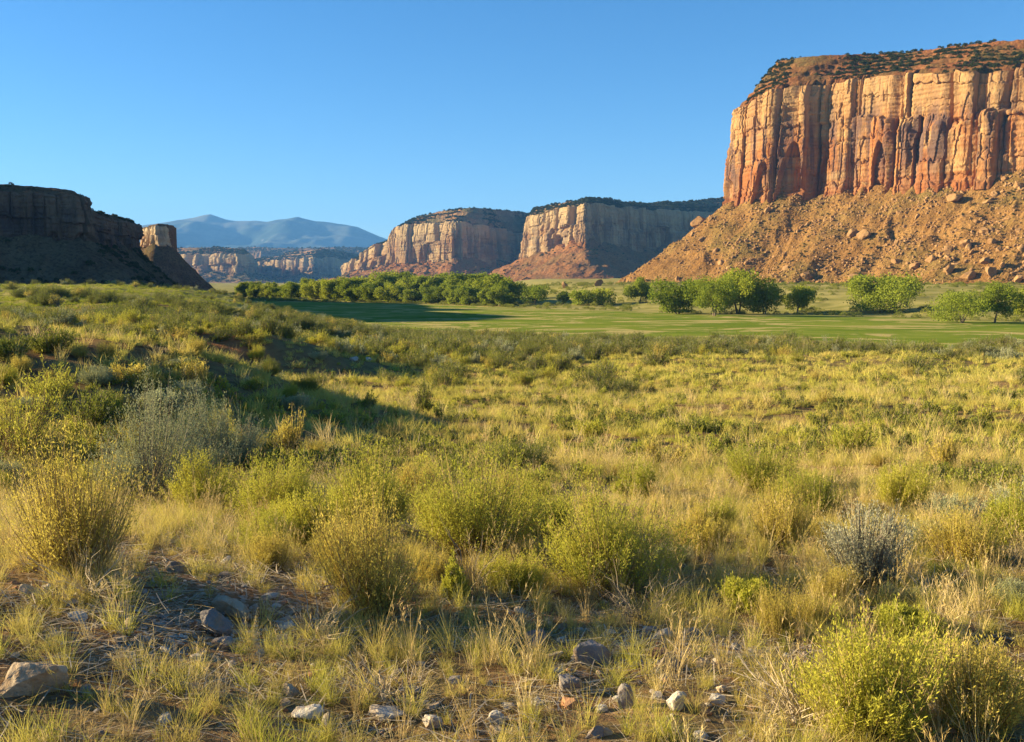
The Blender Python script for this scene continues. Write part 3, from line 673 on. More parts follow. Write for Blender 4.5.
# ------------------------------------------------------------------ scatter: one object, points + templates, instanced by geometry nodes
_groups = {}
def scatter_group(K):
    if K in _groups: return _groups[K]
    g = bpy.data.node_groups.new('scatter', 'GeometryNodeTree'); _groups[K] = g
    g.interface.new_socket('Geometry', in_out='INPUT', socket_type='NodeSocketGeometry')
    g.interface.new_socket('Geometry', in_out='OUTPUT', socket_type='NodeSocketGeometry')
    N = g.nodes; Lk = g.links.new
    gi = N.new('NodeGroupInput'); go = N.new('NodeGroupOutput')
    def na(name, ty):
        a = N.new('GeometryNodeInputNamedAttribute'); a.data_type = ty; a.inputs['Name'].default_value = name
        return a.outputs[0]
    tpl = na('tpl', 'INT')
    def sep(k):
        c = N.new('FunctionNodeCompare'); c.data_type = 'INT'; c.operation = 'EQUAL'
        Lk(tpl, c.inputs[2]); c.inputs[3].default_value = k
        s = N.new('GeometryNodeSeparateGeometry'); s.domain = 'POINT'
        Lk(gi.outputs[0], s.inputs[0]); Lk(c.outputs[0], s.inputs[1]); return s.outputs[0]
    jn = N.new('GeometryNodeJoinGeometry')
    for k in range(K):
        ti = N.new('GeometryNodeGeometryToInstance'); Lk(sep(k+1), ti.inputs[0]); Lk(ti.outputs[0], jn.inputs[0])
    ip = N.new('GeometryNodeInstanceOnPoints')
    Lk(sep(0), ip.inputs['Points']); Lk(jn.outputs[0], ip.inputs['Instance'])
    ip.inputs['Pick Instance'].default_value = True
    Lk(na('idx', 'INT'), ip.inputs['Instance Index'])
    e2r = N.new('FunctionNodeEulerToRotation'); Lk(na('rot', 'FLOAT_VECTOR'), e2r.inputs[0]); Lk(e2r.outputs[0], ip.inputs['Rotation'])
    Lk(na('scl', 'FLOAT_VECTOR'), ip.inputs['Scale'])
    Lk(ip.outputs[0], go.inputs[0])
    return g
def scatter(name, tpls, mats, P, scl, idx=None, tilt=0.1, seed=1):
    """tpls in reverse: the join node stacks its inputs last-first"""
    r = np.random.default_rng(seed); n = len(P); K = len(tpls)
    if idx is None: idx = r.integers(0, K, n)
    V, Fa, I = join(tpls)
    tp = np.concatenate([np.full(len(t[0]), k+1) for k, t in enumerate(tpls)]+[np.zeros(n)])
    z = np.zeros((len(V), 3))
    scl = np.asarray(scl, float)
    if scl.ndim == 1: scl = np.repeat(scl[:, None], 3, 1)
    rot = np.stack([r.normal(0, tilt, n), r.normal(0, tilt, n), r.uniform(0, 2*PI, n)], 1)
    me = mk_mesh(name, np.concatenate([V, P]), Fa, mats, I, False, {'tpl': ('INT', tp),
        'idx': ('INT', np.concatenate([np.zeros(len(V)), idx])), 'rot': ('FLOAT_VECTOR', np.concatenate([z, rot])),
        'scl': ('FLOAT_VECTOR', np.concatenate([z+1, scl]))})
    o = link(name, me); md = o.modifiers.new('scatter', 'NODES'); md.node_group = scatter_group(K)
    return stuff(o)

def wedge(n, d0, d1, seed, half=0.58, pad=2.0, power=1.0):
    """ground positions in front of the camera, a little wider than the view"""
    r = np.random.default_rng(seed)
    y = np.sqrt(r.uniform(d0**2, d1**2, n)) if power == 1 else d0*(d1/d0)**r.uniform(0, 1, n)
    x = r.uniform(-1, 1, n)*(half*y+pad); return x, y
def keep(x, y, p, seed):
    k = np.random.default_rng(seed).uniform(0, 1, len(x)) < p; return x[k], y[k]

# ------------------------------------------------------------------ foreground shrubs, each its own thing
#  kind, px, py (root), width px, height px, seed, label
def shrub_parts(kind, seed, R, H, fine):
    nst, nlf = (800, 32) if fine else (260, 12)
    q = 1.0 if fine else 2.4
    if kind == 'rabbit': return bush(seed, R, H, nst, nlf, 0.024*q, 0.0029*q, 0.0020*q, spread=1.05, gap=0.26, leaf0=0.5), (M['stem_tan'], M['rabbit_leaf'])
    if kind == 'gold': return bush(seed, R, H, int(nst*0.85), int(nlf*0.8), 0.022*q, 0.0024*q, 0.0022*q, spread=0.9, gap=0.24, leaf0=0.4), (M['stem_tan'], M['rabbit_gold'])
    if kind == 'sage': return bush(seed, R, H, int(nst*0.9), int(nlf*1.3), 0.028*q, 0.0042*q, 0.0028*q, spread=1.2, gap=0.22, leaf0=0.42), (M['stem_grey'], M['sage_leaf'])
    if kind == 'bare_sage': return bush(seed, R, H, int(nst*0.6), int(nlf*1.0), 0.022*q, 0.0026*q, 0.0038*q, spread=0.85, gap=0.2, leaf0=0.58, curve=0.2), (M['stem_grey'], M['silver_leaf'])
    return bush(seed, R, H, nst, nlf, 0.032*q, 0.0040*q, 0.0028*q, spread=1.3, leaf0=0.3), (M['stem_grey'], M['rabbit_dark'])
KIND = {'rabbit': ('rabbitbrush', 'shrub'), 'gold': ('rabbitbrush', 'shrub'), 'sage': ('sagebrush', 'shrub'), 'bare_sage': ('sagebrush', 'shrub'), 'dark': ('greasewood', 'shrub')}
def make_shrub(kind, seed, R, H, fine, label, group=None):
    (st, lf), (m1, m2) = shrub_parts(kind, seed, R, H, fine)
    nm, cat = KIND[kind]
    root = link(nm, None); root.empty_display_size = 0.2
    tag(root, label, cat, group)
    link('stems', mesh_of('stems', st, [m1]), root)
    link('foliage', mesh_of('foliage', (lf[0], lf[1], 0), [m2]), root)
    return root
def copy_thing(root, label=None, group=None):
    r = root.copy(); C.objects.link(r)
    for ch in root.children:
        c = ch.copy(); C.objects.link(c); c.parent = r
    if label: r['label'] = label
    if group: r['group'] = group
    return r
def px_size(d, px): return px*d/F_PX
near = [
 ('gold', 78, 572, 185, 128, 'large golden green shrub with fine upright stems at the left, above the slab rock'),
 ('rabbit', 14, 462, 105, 112, 'bright green leafy shrub cut by the left edge, above the large golden shrub'),
 ('sage', 150, 500, 128, 112, 'dark grey green sagebrush in shade directly behind the large golden shrub'),
 ('sage', 218, 470, 96, 82, 'pale silvery sagebrush with a sunlit top right of the dark shaded sagebrush'),
 ('gold', 232, 452, 40, 44, 'small yellowish tuft shrub in front of the silvery sagebrush'),
 ('rabbit', 205, 512, 70, 52, 'low dark green shrub in shade right of the large golden shrub'),
 ('rabbit', 272, 522, 100, 66, 'rounded green shrub half in shade left of the middle shrubs'),
 ('rabbit', 310, 548, 62, 58, 'small bright green shrub lit from the left before the rounded shaded shrub'),
 ('gold', 372, 612, 130, 118, 'tall straw coloured shrub with many upright stems left of centre'),
 ('rabbit', 365, 535, 95, 72, 'loose pale green shrub behind the tall straw coloured shrub'),
 ('rabbit', 478, 556, 132, 98, 'broad yellow green shrub in the middle with dark bare lower branches'),
 ('rabbit', 535, 540, 62, 72, 'narrow yellow green shrub between the two broad middle shrubs'),
 ('rabbit', 608, 590, 150, 98, 'broad bright green shrub right of the middle with deep shadow underneath'),
 ('bare_sage', 866, 586, 100, 92, 'silver grey sagebrush fanning from bare dark branches on the right'),
 ('rabbit', 868, 732, 160, 118, 'largest bright yellow green shrub at the bottom right'),
 ('gold', 972, 728, 130, 90, 'thin straggly golden shrub in the bottom right corner'),
 ('rabbit', 632, 502, 44, 48, 'small upright green shrub standing above the broad bright green shrub'),
 ('rabbit', 762, 492, 74, 52, 'pale lime shrub in the grass right of centre'),
 ('gold', 782, 548, 64, 62, 'thin twiggy golden shrub left of the silver grey sagebrush'),
 ('dark', 512, 476, 84, 34, 'low dark round shrub on the slope above the broad yellow green shrub'),
 ('gold', 962, 566, 96, 50, 'spreading golden shrub right of the silver grey sagebrush'),
 ('rabbit', 1010, 545, 60, 56, 'yellow green shrub touching the right edge halfway up the grass'),
 ('gold', 700, 552, 60, 46, 'wispy golden shrub standing just right of the broad bright green shrub'),
 ('rabbit', 455, 598, 22, 44, 'slim single green sprig in front of the broad middle shrub'),
 ('dark', 48, 352, 44, 34, 'dark bushy shrub on the crest of the left bank'),
 ('dark', 8, 358, 34, 30, 'dark shrub at the left edge on the crest of the bank'),
 ('rabbit', 55, 402, 56, 36, 'dull green shrub on the shaded face of the left bank'),
 ('gold', 130, 382, 40, 26, 'small dry golden shrub on the shaded face of the left bank'),
 ('sage', 165, 415, 46, 22, 'low pale sagebrush on the shaded bank above the two sagebrushes'),
 ('gold', 190, 388, 44, 28, 'golden shrub near the foot of the shaded bank'),
 ('dark', 88, 425, 70, 40, 'grey brown twiggy shrub deep in shade on the bank'),
 ('dark', 425, 412, 20, 24, 'single small dark shrub standing in the pale grass left of centre'),
 ('gold', 290, 456, 46, 40, 'tawny dry shrub on the slope right of the silvery sagebrush'),
 ('rabbit', 905, 640, 60, 34, 'small green shrub below the silver grey sagebrush'),
 ('rabbit', 745, 610, 46, 30, 'small dull green shrub in the shadow band right of centre'),
 ('gold', 660, 470, 50, 30, 'low golden shrub on the open grass slope'),
 ('rabbit', 850, 455, 54, 28, 'low lime shrub on the right grass slope'),
 ('gold', 945, 470, 54, 30, 'low golden shrub on the far right grass slope'),
 ('rabbit', 590, 440, 38, 24, 'tiny lime shrub near the middle of the grass slope'),
]
near_pos = []
for k, (kind, px, py, wp, hp, label) in enumerate(near):
    x, y, z = on_ground(px, py)
    R, H = px_size(y, wp)/2*1.2, px_size(y, hp)*1.18
    o = make_shrub(kind, 300+k, R, H, y < 14, label)
    o.location = (x, y, z-0.01); near_pos.append((x, y, max(R, 0.12)))

crowd = {}
for kind in ('rabbit', 'gold', 'sage', 'dark'):
    for v in range(2): crowd[(kind, v)] = [mesh_of(nm_, (q[0], q[1], 0), [mm]) for nm_, q, mm in zip(('stems', 'foliage'), *shrub_parts(kind, 800+v*5+len(kind), 0.5, 0.55, True))]
rc = np.random.default_rng(91)
for n_, (x0, x1, y0, y1), kinds, what, lo, hi in (
    (42, (-20, 330, 348, 505), ['dark', 'sage', 'gold', 'rabbit'], 'one of the small shrubs crowding the shaded bank on the left', 26, 62),
    (12, (250, 560, 500, 590), ['rabbit', 'gold', 'rabbit', 'gold'], 'one of the ragged yellow green shrubs growing between the broad middle shrubs', 50, 95),
    (14, (640, 1050, 500, 650), ['rabbit', 'gold', 'gold', 'sage'], 'one of the ragged shrubs around the silver grey sagebrush on the right', 40, 90),
    (30, (330, 1050, 430, 600), ['rabbit', 'gold', 'gold', 'dark'], 'one of the low tufted shrubs dotted over the golden grass slope', 18, 46)):
    done = 0
    while done < n_:
        px, py = rc.uniform(x0, x1), rc.uniform(y0, y1)
        x, y, z = on_ground(px, py); w = rc.uniform(lo, hi)*(min(1.1, 0.6+0.5*(py-340)/160)); R = px_size(y, w)/2
        if y > 60: R *= 0.5
        if any(math.hypot(x-a_, y-b_) < (R+c_)*0.75 for a_, b_, c_ in near_pos) or R > 0.8: continue
        kind = kinds[int(rc.integers(0, 4))]; root = link(KIND[kind][0], None); root.empty_display_size = 0.2
        tag(root, what, 'shrub', what[11:] if what.startswith('one of the ') else what)
        for nm_, me_ in zip(('stems', 'foliage'), crowd[(kind, int(rc.integers(0, 2)))]): link(nm_, me_, root)
        root.location = (x, y, z-0.01); root.rotation_euler = (0, 0, rc.uniform(0, 6.28)); q = R/0.5
        root.scale = (q, q*rc.uniform(0.8, 1.2), q*rc.uniform(0.75, 1.25)); near_pos.append((x, y, R)); done += 1

# dead brush and fallen sticks
for k, (px, py, wp, hp, label) in enumerate([
    (800, 722, 150, 62, 'bleached grey dead brush leaning left of the large bottom right shrub'),
    (925, 600, 70, 30, 'pale bent dead stems at the foot of the silver grey sagebrush'),
    (318, 640, 110, 42, 'tangle of bleached dead twigs at the foot of the tall straw coloured shrub'),
    (640, 622, 130, 46, 'dry brown twigs under the broad bright green shrub'),
    (90, 596, 120, 40, 'dead twigs lying under the large golden shrub'),
    (470, 590, 90, 60, 'dark dry branches under the broad yellow green middle shrub'),
    (385, 700, 100, 40, 'matted dead twigs at the bottom left of centre')]):
    x, y, z = on_ground(px, py)
    o = link('dead_brush', mesh_of('dead_brush', dead_shrub(500+k, px_size(y, wp)*0.55, px_size(y, hp)*1.3, 46, 0.0022), [M['dead'] if k not in (3, 5) else M['stem_grey']]))
    tag(o, label, 'dead brush'); o.location = (x, y, z)

# ------------------------------------------------------------------ foreground rocks
rocks = [
 ('tan', 22, 700, 78, 52, 60, 'large tan slab rock with a flat sunlit top at the left edge'),
 ('tan', 232, 618, 46, 22, 30, 'smooth tan rock behind the grey angular rock'),
 ('grey', 212, 636, 34, 26, 30, 'grey angular rock in shade in front of the smooth tan rock'),
 ('grey', 222, 652, 24, 14, 16, 'small grey rock below the grey angular rock'),
 ('tan', 28, 600, 18, 18, 16, 'small upright tan rock under the large golden shrub'),
 ('pale', 75, 622, 22, 9, 12, 'flat pale stone beside the gravel patch'),
 ('grey', 178, 574, 22, 13, 14, 'small grey stone in shade right of the large golden shrub'),
 ('grey', 150, 578, 22, 12, 14, 'grey stone left of another grey stone in shade behind the gravel'),
 ('pale', 226, 566, 18, 8, 10, 'whitish stone lying in the dark gap behind the smooth tan rock'),
 ('grey', 222, 579, 16, 8, 10, 'little grey stone just below the whitish stone'),
 ('tan', 128, 628, 12, 12, 8, 'rounded orange tan stone at the top of the gravel patch'),
 ('grey', 140, 644, 11, 8, 8, 'round grey pebble in the middle of the gravel patch'),
 ('pale', 166, 656, 14, 7, 8, 'pale flat pebble at the right of the gravel patch'),
 ('grey', 188, 694, 18, 10, 12, 'grey blue stone at the foot of the gravel patch'),
 ('pale', 308, 722, 30, 20, 18, 'broken pale layered rock at the bottom left of centre'),
 ('grey', 328, 730, 16, 20, 14, 'dark grey upright stone right of the broken pale layered rock'),
 ('tan', 290, 697, 22, 12, 12, 'tan stone half buried above the broken pale layered rock'),
 ('pale', 384, 720, 36, 16, 20, 'pale weathered stone amid dead twigs left of the bottom centre'),
 ('pale', 434, 731, 22, 17, 16, 'round pale stone at the bottom edge near the centre'),
 ('pale', 498, 726, 22, 14, 14, 'whitish stone at the bottom centre lying on another'),
 ('tan', 497, 738, 18, 13, 14, 'small tan stone at the bottom centre under the whitish stone'),
 ('tan', 564, 631, 12, 10, 9, 'round orange stone in bright grass under the broad bright green shrub'),
 ('pale', 520, 615, 16, 7, 9, 'pale stone chip left of the round orange stone'),
 ('grey', 590, 664, 42, 26, 34, 'large blue grey boulder in shade at the lower middle'),
 ('grey', 568, 692, 30, 18, 24, 'grey boulder below and left of the large blue grey boulder'),
 ('red', 570, 710, 20, 14, 14, 'reddish rock below the two grey boulders'),
 ('grey', 535, 648, 22, 20, 18, 'grey rock left of the large blue grey boulder'),
 ('pale', 663, 640, 20, 12, 12, 'bright white stone in the grass right of the large blue grey boulder'),
 ('tan', 648, 638, 10, 5, 6, 'small flat pale stone left of the bright white stone'),
 ('red', 660, 660, 22, 12, 12, 'reddish grey rock beneath the bright white stone'),
 ('grey', 668, 674, 30, 22, 24, 'dark grey rock right of the grey boulders'),
 ('tan', 702, 672, 20, 14, 14, 'tan rock just right of the dark grey rock'),
 ('grey', 625, 710, 22, 26, 20, 'tall grey rock with a light top below the middle rocks'),
 ('pale', 678, 712, 26, 20, 18, 'cream coloured rock leaning at the lower right of the rocks'),
 ('tan', 722, 694, 14, 10, 10, 'small tan rock right of the cream coloured rock'),
 ('grey', 595, 740, 22, 12, 16, 'dark grey stone at the bottom edge right of centre'),
 ('tan', 607, 737, 14, 8, 9, 'small tan stone beside the dark stone at the bottom edge'),
 ('pale', 702, 594, 10, 5, 7, 'tiny pale stone in the shadow band right of centre'),
 ('pale', 382, 345, 7, 5, 14, 'white stone among shrubs at the near edge of the green field'),
 ('pale', 353, 362, 12, 5, 10, 'pale low stone on the scrub flat below the white stone'),
 ('pale', 368, 362, 8, 4, 10, 'pale small stone right beside the pale low stone'),
]
RM = {'tan': M['rock_tan'], 'pale': M['rock_pale'], 'grey': M['rock_grey'], 'red': M['rock_red']}
rock_pos = []
for k, (mt, px, py, wp, hp, dp, label) in enumerate(rocks):
    x, y, z = on_ground(px, py-1)
    sx, sz = px_size(y, wp)/2, px_size(y, hp)*1.15
    tp = rock(700+k, sx*1.2, max(px_size(y, dp)/2, sx*0.75), sz*0.60, 3 if k else 4, 14, 0.09, (0.42, 0.85))
    o = link('rock', mesh_of('rock', tp, [RM[mt]]), None, (x, y+sx*0.3, z+sz*0.24))
    o.rotation_euler = (0, random.uniform(-0.12, 0.12), random.uniform(-0.5, 0.5))
    if k == 0: o.rotation_euler = (0.12, -0.20, 0.25)
    tag(o, label, 'rock'); rock_pos.append((x, y, sx))
stone_mesh = [mesh_of('rock', rock(760+k, 1, 0.9, 0.62, 3, 13, 0.09, (0.42, 0.85)), [RM[('pale', 'grey', 'pale', 'tan')[k % 4]]]) for k in range(8)]
rs = np.random.default_rng(79)
for n_, (x0, x1, y0, y1), what in ((26, (40, 290, 588, 725), 'one of the small pale stones strewn over the gravel patch at lower left'),
                                   (30, (400, 750, 612, 738), 'one of the small pale stones strewn among the grass at lower centre')):
    for q_ in range(n_):
        px, py = rs.uniform(x0, x1), rs.uniform(y0, y1); x, y, z = on_ground(px, py)
        if any(math.hypot(x-a_, y-b_) < c_*1.3+0.04 for a_, b_, c_ in rock_pos): continue
        w_ = px_size(y, rs.uniform(8, 24))/2; o = link('rock', stone_mesh[int(rs.integers(0, 8))], None, (x, y, z+w_*0.12))
        o.scale = (w_, w_*rs.uniform(.8, 1.2), w_*rs.uniform(.6, 1.0)); o.rotation_euler = (rs.uniform(-.3, .3), rs.uniform(-.3, .3), rs.uniform(0, 6.28))
        tag(o, what, 'rock', what[11:]); rock_pos.append((x, y, w_))
# loose gravel and pebbles
gx, gy = wedge(9000, 3.6, 14, 81)
gp = 0.10+0.9*gravel_mask(gx, gy)+0.25*(fbm(gx/1.2, gy/1.2, 2, 83) > 0.25)
gx, gy = keep(gx, gy, gp, 82)
pt = [rock(900+k, 1, 0.8, 0.55, 1, 5, 0.05) for k in range(6)]
pt = [(a, b, np.full(len(b), k//2)) for k, (a, b, c) in enumerate(pt)]
r0 = np.random.default_rng(84)
scatter('gravel', pt, [M['rock_red'], M['rock_pale'], M['rock_grey']], np.stack([gx, gy, ground(gx, gy)+0.004], 1), 0.008+0.022*r0.uniform(0, 1, len(gx))**3.0+0.006, None, 0.3, 85)

# dead straw and twig litter on the soil
def litter(seed, n=16):
    r = np.random.default_rng(seed); p = r.normal(0, 0.10, (n, 3)); p[:, 2] = r.uniform(0.002, 0.02, n)
    a_ = r.uniform(0, 2*PI, n); d = np.stack([np.cos(a_), np.sin(a_), r.normal(0, 0.12, n)], 1)*r.uniform(0.03, 0.11, n)[:, None]
    P_ = np.stack([p-d, p+r.normal(0, 0.004, (n, 3)), p+d], 1); P_[:, :, 2] = np.maximum(P_[:, :, 2], 0.001)
    return ribbons(P_, np.full((n, 3), 0.0014)*r.uniform(0.5, 1.6, (n, 1)), unit(np.cross(d, [0, 0.2, 1.0])), 0)
lt = [litter(870+k) for k in range(5)]; lt = [(a_, b_, np.full(len(b_), k % 2)) for k, (a_, b_, c_) in enumerate(lt)]
lx, ly = wedge(5200, 3.4, 13, 88)
scatter('litter', lt, [M['dead'], M['stem_tan']], np.stack([lx, ly, ground(lx, ly)+0.004], 1), r0.uniform(0.6, 1.5, len(lx)), None, 0.05, 89)

# ------------------------------------------------------------------ grass
def clear(x, y, pos, f):
    k = np.ones(len(x), bool)
    for a, b, R in pos: k &= np.hypot(x-a, (y-b+1.2*R)*0.55) > R*f
    return x[k], y[k]
def density(x, y):
    d = 0.86+0.55*fbm(x/2.6, y/2.6, 3, 61)+0.25*fbm(x/11, y/11, 2, 62)
    d = d*(1-0.72*gravel_mask(x, y))*(1-0.75*red_mask(x, y))
    return np.clip(d, 0.06, 1)
def offfield(x, y): return 1-sstep(6, 14, y-edge_y(x))
near_t = [grass_tuft(k, 110, 0.12+0.03*(k % 3), 0.42, 0.05, 0.0012, 0.5) for k in range(5)] + [grass_tuft(20+k, 46, 0.20, 0.30, 0.03, 0.0012, 0.45) for k in range(3)]
near_t += [join([grass_tuft(30+k, 22, 0.24, 0.26, 0.03, 0.0013, 0.4, i=1), stalks(40+k, 7, 0.36, 0.22, 0.03, 0.0012, 1)]) for k in range(2)]
near_t = [(a, b, np.full(len(b), c) if np.isscalar(c) else c) for a, b, c in near_t]
x, y = wedge(25000, 2.2, 16, 101, 0.62, 2.8); x, y = keep(x, y, np.clip(density(x, y)-0.08+0.45*fbm(x/0.7, y/0.7, 2, 66), 0.05, 1), 102); x, y = clear(x, y, rock_pos, 1.25)
r1 = np.random.default_rng(103)
w8 = np.array([.12]*5+[.08]*3+[.08]*2); w8 /= w8.sum()
scatter('grass', near_t, [M['grass'], M['straw']], np.stack([x, y, ground(x, y)], 1), 0.38+0.75*r1.uniform(0, 1, len(x))**1.5, r1.choice(10, len(x), p=w8), 0.12, 104)
mid_t = [grass_tuft(50+k, 150, 0.145, 0.62, 0.15, 0.0042, 0.7) for k in range(4)]+[grass_tuft(58+k, 26, 0.23, 0.26, 0.05, 0.0030, 0.35) for k in range(2)]
mid_t = [(a, b, np.full(len(b), 0)) for a, b, c in mid_t]+[(a, b, np.full(len(b), 1)) for a, b, c in [grass_tuft(66, 20, 0.27, 0.24, 0.06, 0.0030, 0.3)]]
x, y = wedge(17000, 14, 48, 111, 0.58, 3); x, y = keep(x, y, np.clip(density(x, y)-0.12+0.5*fbm(x/1.1, y/1.1, 2, 64), 0.05, 1), 112)
scatter('grass', mid_t, [M['grass'], M['straw']], np.stack([x, y, ground(x, y)], 1), 0.5+1.35*r1.uniform(0, 1, len(x))**1.6, None, 0.1, 114)
far_t = [grass_tuft(70+k, 60, 0.22, 0.70, 0.24, 0.012, 0.7) for k in range(4)]+[grass_tuft(77, 22, 0.32, 0.3, 0.12, 0.010, 0.4)]
far_t = [(a, b, np.full(len(b), 0)) for a, b, c in far_t]
x, y = wedge(30000, 46, 150, 121, 0.57, 5); x, y = keep(x, y, density(x, y)*offfield(x, y), 122)
mead = (x < -0.13*y+7*perlin(x/15, y/15, 126)) & (y > 88+12*perlin(x/20, y/20, 127))
for nm_, mk_, mm_, sd_ in (('grass', ~mead, 'grass', 124), ('meadow_grass', mead, 'meadow_grass', 125)):
    xx, yy = x[mk_], y[mk_]
    scatter(nm_, far_t, [M[mm_]], np.stack([xx, yy, ground(xx, yy)], 1), r1.uniform(0.7, 1.6, len(xx))*(0.8 if sd_ == 125 else 1.0), None, 0.1, sd_)
x, y = wedge(30000, 150, 420, 131, 0.57, 5)
x, y = keep(x, y, offfield(x, y)*0.8, 132)
scatter('meadow_grass', [(a*1.3, b, c) for a, b, c in far_t], [M['meadow_grass']], np.stack([x, y, ground(x, y)], 1), r1.uniform(0.8, 1.6, len(x)), None, 0.1, 134)

# ------------------------------------------------------------------ scrub of the middle distance: 260 shrubs of their own, the rest as one mass
proto = {}
for kind in ('rabbit', 'gold', 'sage', 'dark'):
    for v in range(2):
        R, H = {'rabbit': (0.62, 0.75), 'gold': (0.55, 0.7), 'sage': (0.65, 0.7), 'dark': (0.85, 0.85)}[kind]
        parts, mats = shrub_parts(kind, 1500+v*7+len(kind), R, H, False)
        # wider leaves for the distance
        proto[(kind, v)] = (mesh_of('stems', parts[0], [mats[0]]), mesh_of('foliage', (parts[1][0], parts[1][1], 0), [mats[1]]), parts, mats)
def scrub_density(x, y):
    s = edge_y(x)-y
    band = np.exp(-((s-6)/22)**2)*1.0
    patch = np.clip(0.30+0.9*fbm(x/24, y/24, 3, 141), 0, 1)
    leftish = sstep(0.16, -0.15, x/np.maximum(y, 1))
    d = np.clip(band*(0.35+0.5*np.clip(0.5+fbm(x/13, y/13, 2, 142), 0, 1))+0.75*patch*leftish*sstep(34, 50, y)+0.08*patch, 0, 1)
    right = sstep(0.15, 0.3, x/np.maximum(y, 1))
    return d*np.where(s > -10, 1, 0)*(1-0.6*right)*(1-0.80*sstep(0.16, 0.32, -x/np.maximum(y, 1))*sstep(80, 130, y))
x, y = wedge(9000, 26, 330, 151, 0.54, 4); x3, y3 = wedge(9000, 26, 150, 154, 0.54, 4)
x, y = np.concatenate([x, x3]), np.concatenate([y, y3]); x, y = keep(x, y, scrub_density(x, y), 152)
ok = np.ones(len(x), bool)
ordr = np.argsort(y); x, y = x[ordr], y[ordr]
words = {'rabbit': 'yellow green shrub', 'gold': 'straw coloured shrub', 'sage': 'grey green shrub', 'dark': 'dark green shrub'}
r2 = np.random.default_rng(153)
nind = min(460, len(x))
for k in range(nind):
    kind = r2.choice(['rabbit', 'gold', 'sage', 'dark'], p=[0.36, 0.16, 0.12, 0.36]); v = int(r2.integers(0, 2))
    st, fo, _, _ = proto[(kind, v)]
    nm, cat = KIND[kind]
    root = link(nm, None); root.empty_display_size = 0.2
    tag(root, 'one of the many %ss scattered over the scrub flat before the green field' % words[kind], cat, words[kind]+'s scattered over the scrub flat')
    link('stems', st, root); link('foliage', fo, root)
    s = r2.uniform(0.7, 1.5)*(0.75+0.75*float(sstep(35, 100, y[k])))
    root.location = (x[k], y[k], G1(x[k], y[k])); root.rotation_euler = (0, 0, r2.uniform(0, 2*PI)); root.scale = (s*r2.uniform(0.9, 1.25), s*r2.uniform(0.9, 1.25), s)
def far_bush(seed, i, n=480, sz=0.085):
    r = np.random.default_rng(seed); d = unit(r.normal(size=(n, 3))); d[:, 2] = np.abs(d[:, 2])
    P = d*np.array([0.75, 0.75, 0.8])*(r.uniform(0.3, 1, n)**0.4*(1+0.2*fbm(d[:, 0]*2+seed, d[:, 1]*2, 2, seed)))[:, None]
    D = unit(d+0.8*r.normal(size=d.shape)); s = sz*r.uniform(0.6, 1.4, n)
    return leaves(P, D, s*1.3, s*0.45, r, i)
fb = [far_bush(1600+k, k) for k in range(4)]
fb = [(a, b, np.full(len(b), c)) for a, b, c in fb]
fmats = [M['scrub_leaf'], M['rabbit_dark'], M['rabbit_dark'], M['rabbit_dark']]
xs, ys = x[nind:], y[nind:]
# beyond the field: meadow scrub up to the talus and along the far edge of the field
x2, y2 = wedge(20000, 280, 1000, 161, 0.54, 6)
rr = y2-far_y(x2)
p2 = np.where((rr > 2) & (rr < 26) & (x2 < 5) & (x2 > -175), 2.0, 0)+np.where(rr > 0, np.clip(1.2*np.exp(-(rr/22)**2)+np.clip(0.28+0.6*fbm(x2/40, y2/40, 3, 162), 0, 0.8), 0, 1), 0)*0.5
x2, y2 = keep(x2, y2, p2, 163)
pk = [('rabbit', 0), ('rabbit', 1), ('dark', 0), ('dark', 1), ('gold', 0), ('sage', 1)]
lm = {'rabbit': 1, 'dark': 2, 'gold': 3, 'sage': 4}
pt = [join([(proto[q][2][0][0], proto[q][2][0][1], 0), (proto[q][2][1][0], proto[q][2][1][1], lm[q[0]])]) for q in pk]
pm = [M['stem_grey'], M['scrub_leaf'], M['rabbit_dark'], M['rabbit_gold'], M['sage_leaf']]
sc = r2.uniform(0.9, 2.1, len(xs))
scatter('scrub', pt, pm, np.stack([xs, ys, ground(xs, ys)], 1), np.stack([sc*1.15, sc*1.15, sc], 1), r2.choice(6, len(xs), p=[.17, .17, .26, .26, .08, .06]), 0.05, 164)
sc = r2.uniform(0.8, 2.6, len(x2))
scatter('scrub', fb, fmats, np.stack([x2, y2, ground(x2, y2)], 1), np.stack([sc*1.2, sc*1.2, sc], 1), None, 0.05, 165)

# small low scrub tufts all through the grass slope
tk = [bush(1900+k, 0.20, 0.17, 60, 9, 0.030, 0.0065, 0.0040, spread=1.2, gap=0.3, leaf0=0.3) for k in range(4)]
tk = [join([(a_[0], a_[1], 0), (b_[0], b_[1], 1+k % 3)]) for k, (a_, b_) in enumerate(tk)]
tx, ty = wedge(7000, 12, 110, 171, 0.56, 3, 0); tx, ty = keep(tx, ty, np.clip(0.27+1.0*fbm(tx/4, ty/4, 3, 172), 0, 1)*offfield(tx, ty), 173)
scatter('low_scrub', tk, [M['stem_grey'], M['rabbit_dark'], M['scrub_leaf'], M['rabbit_leaf']], np.stack([tx, ty, ground(tx, ty)], 1), r2.uniform(0.6, 1.5, len(tx))*(1+ty/70), None, 0.08, 174)

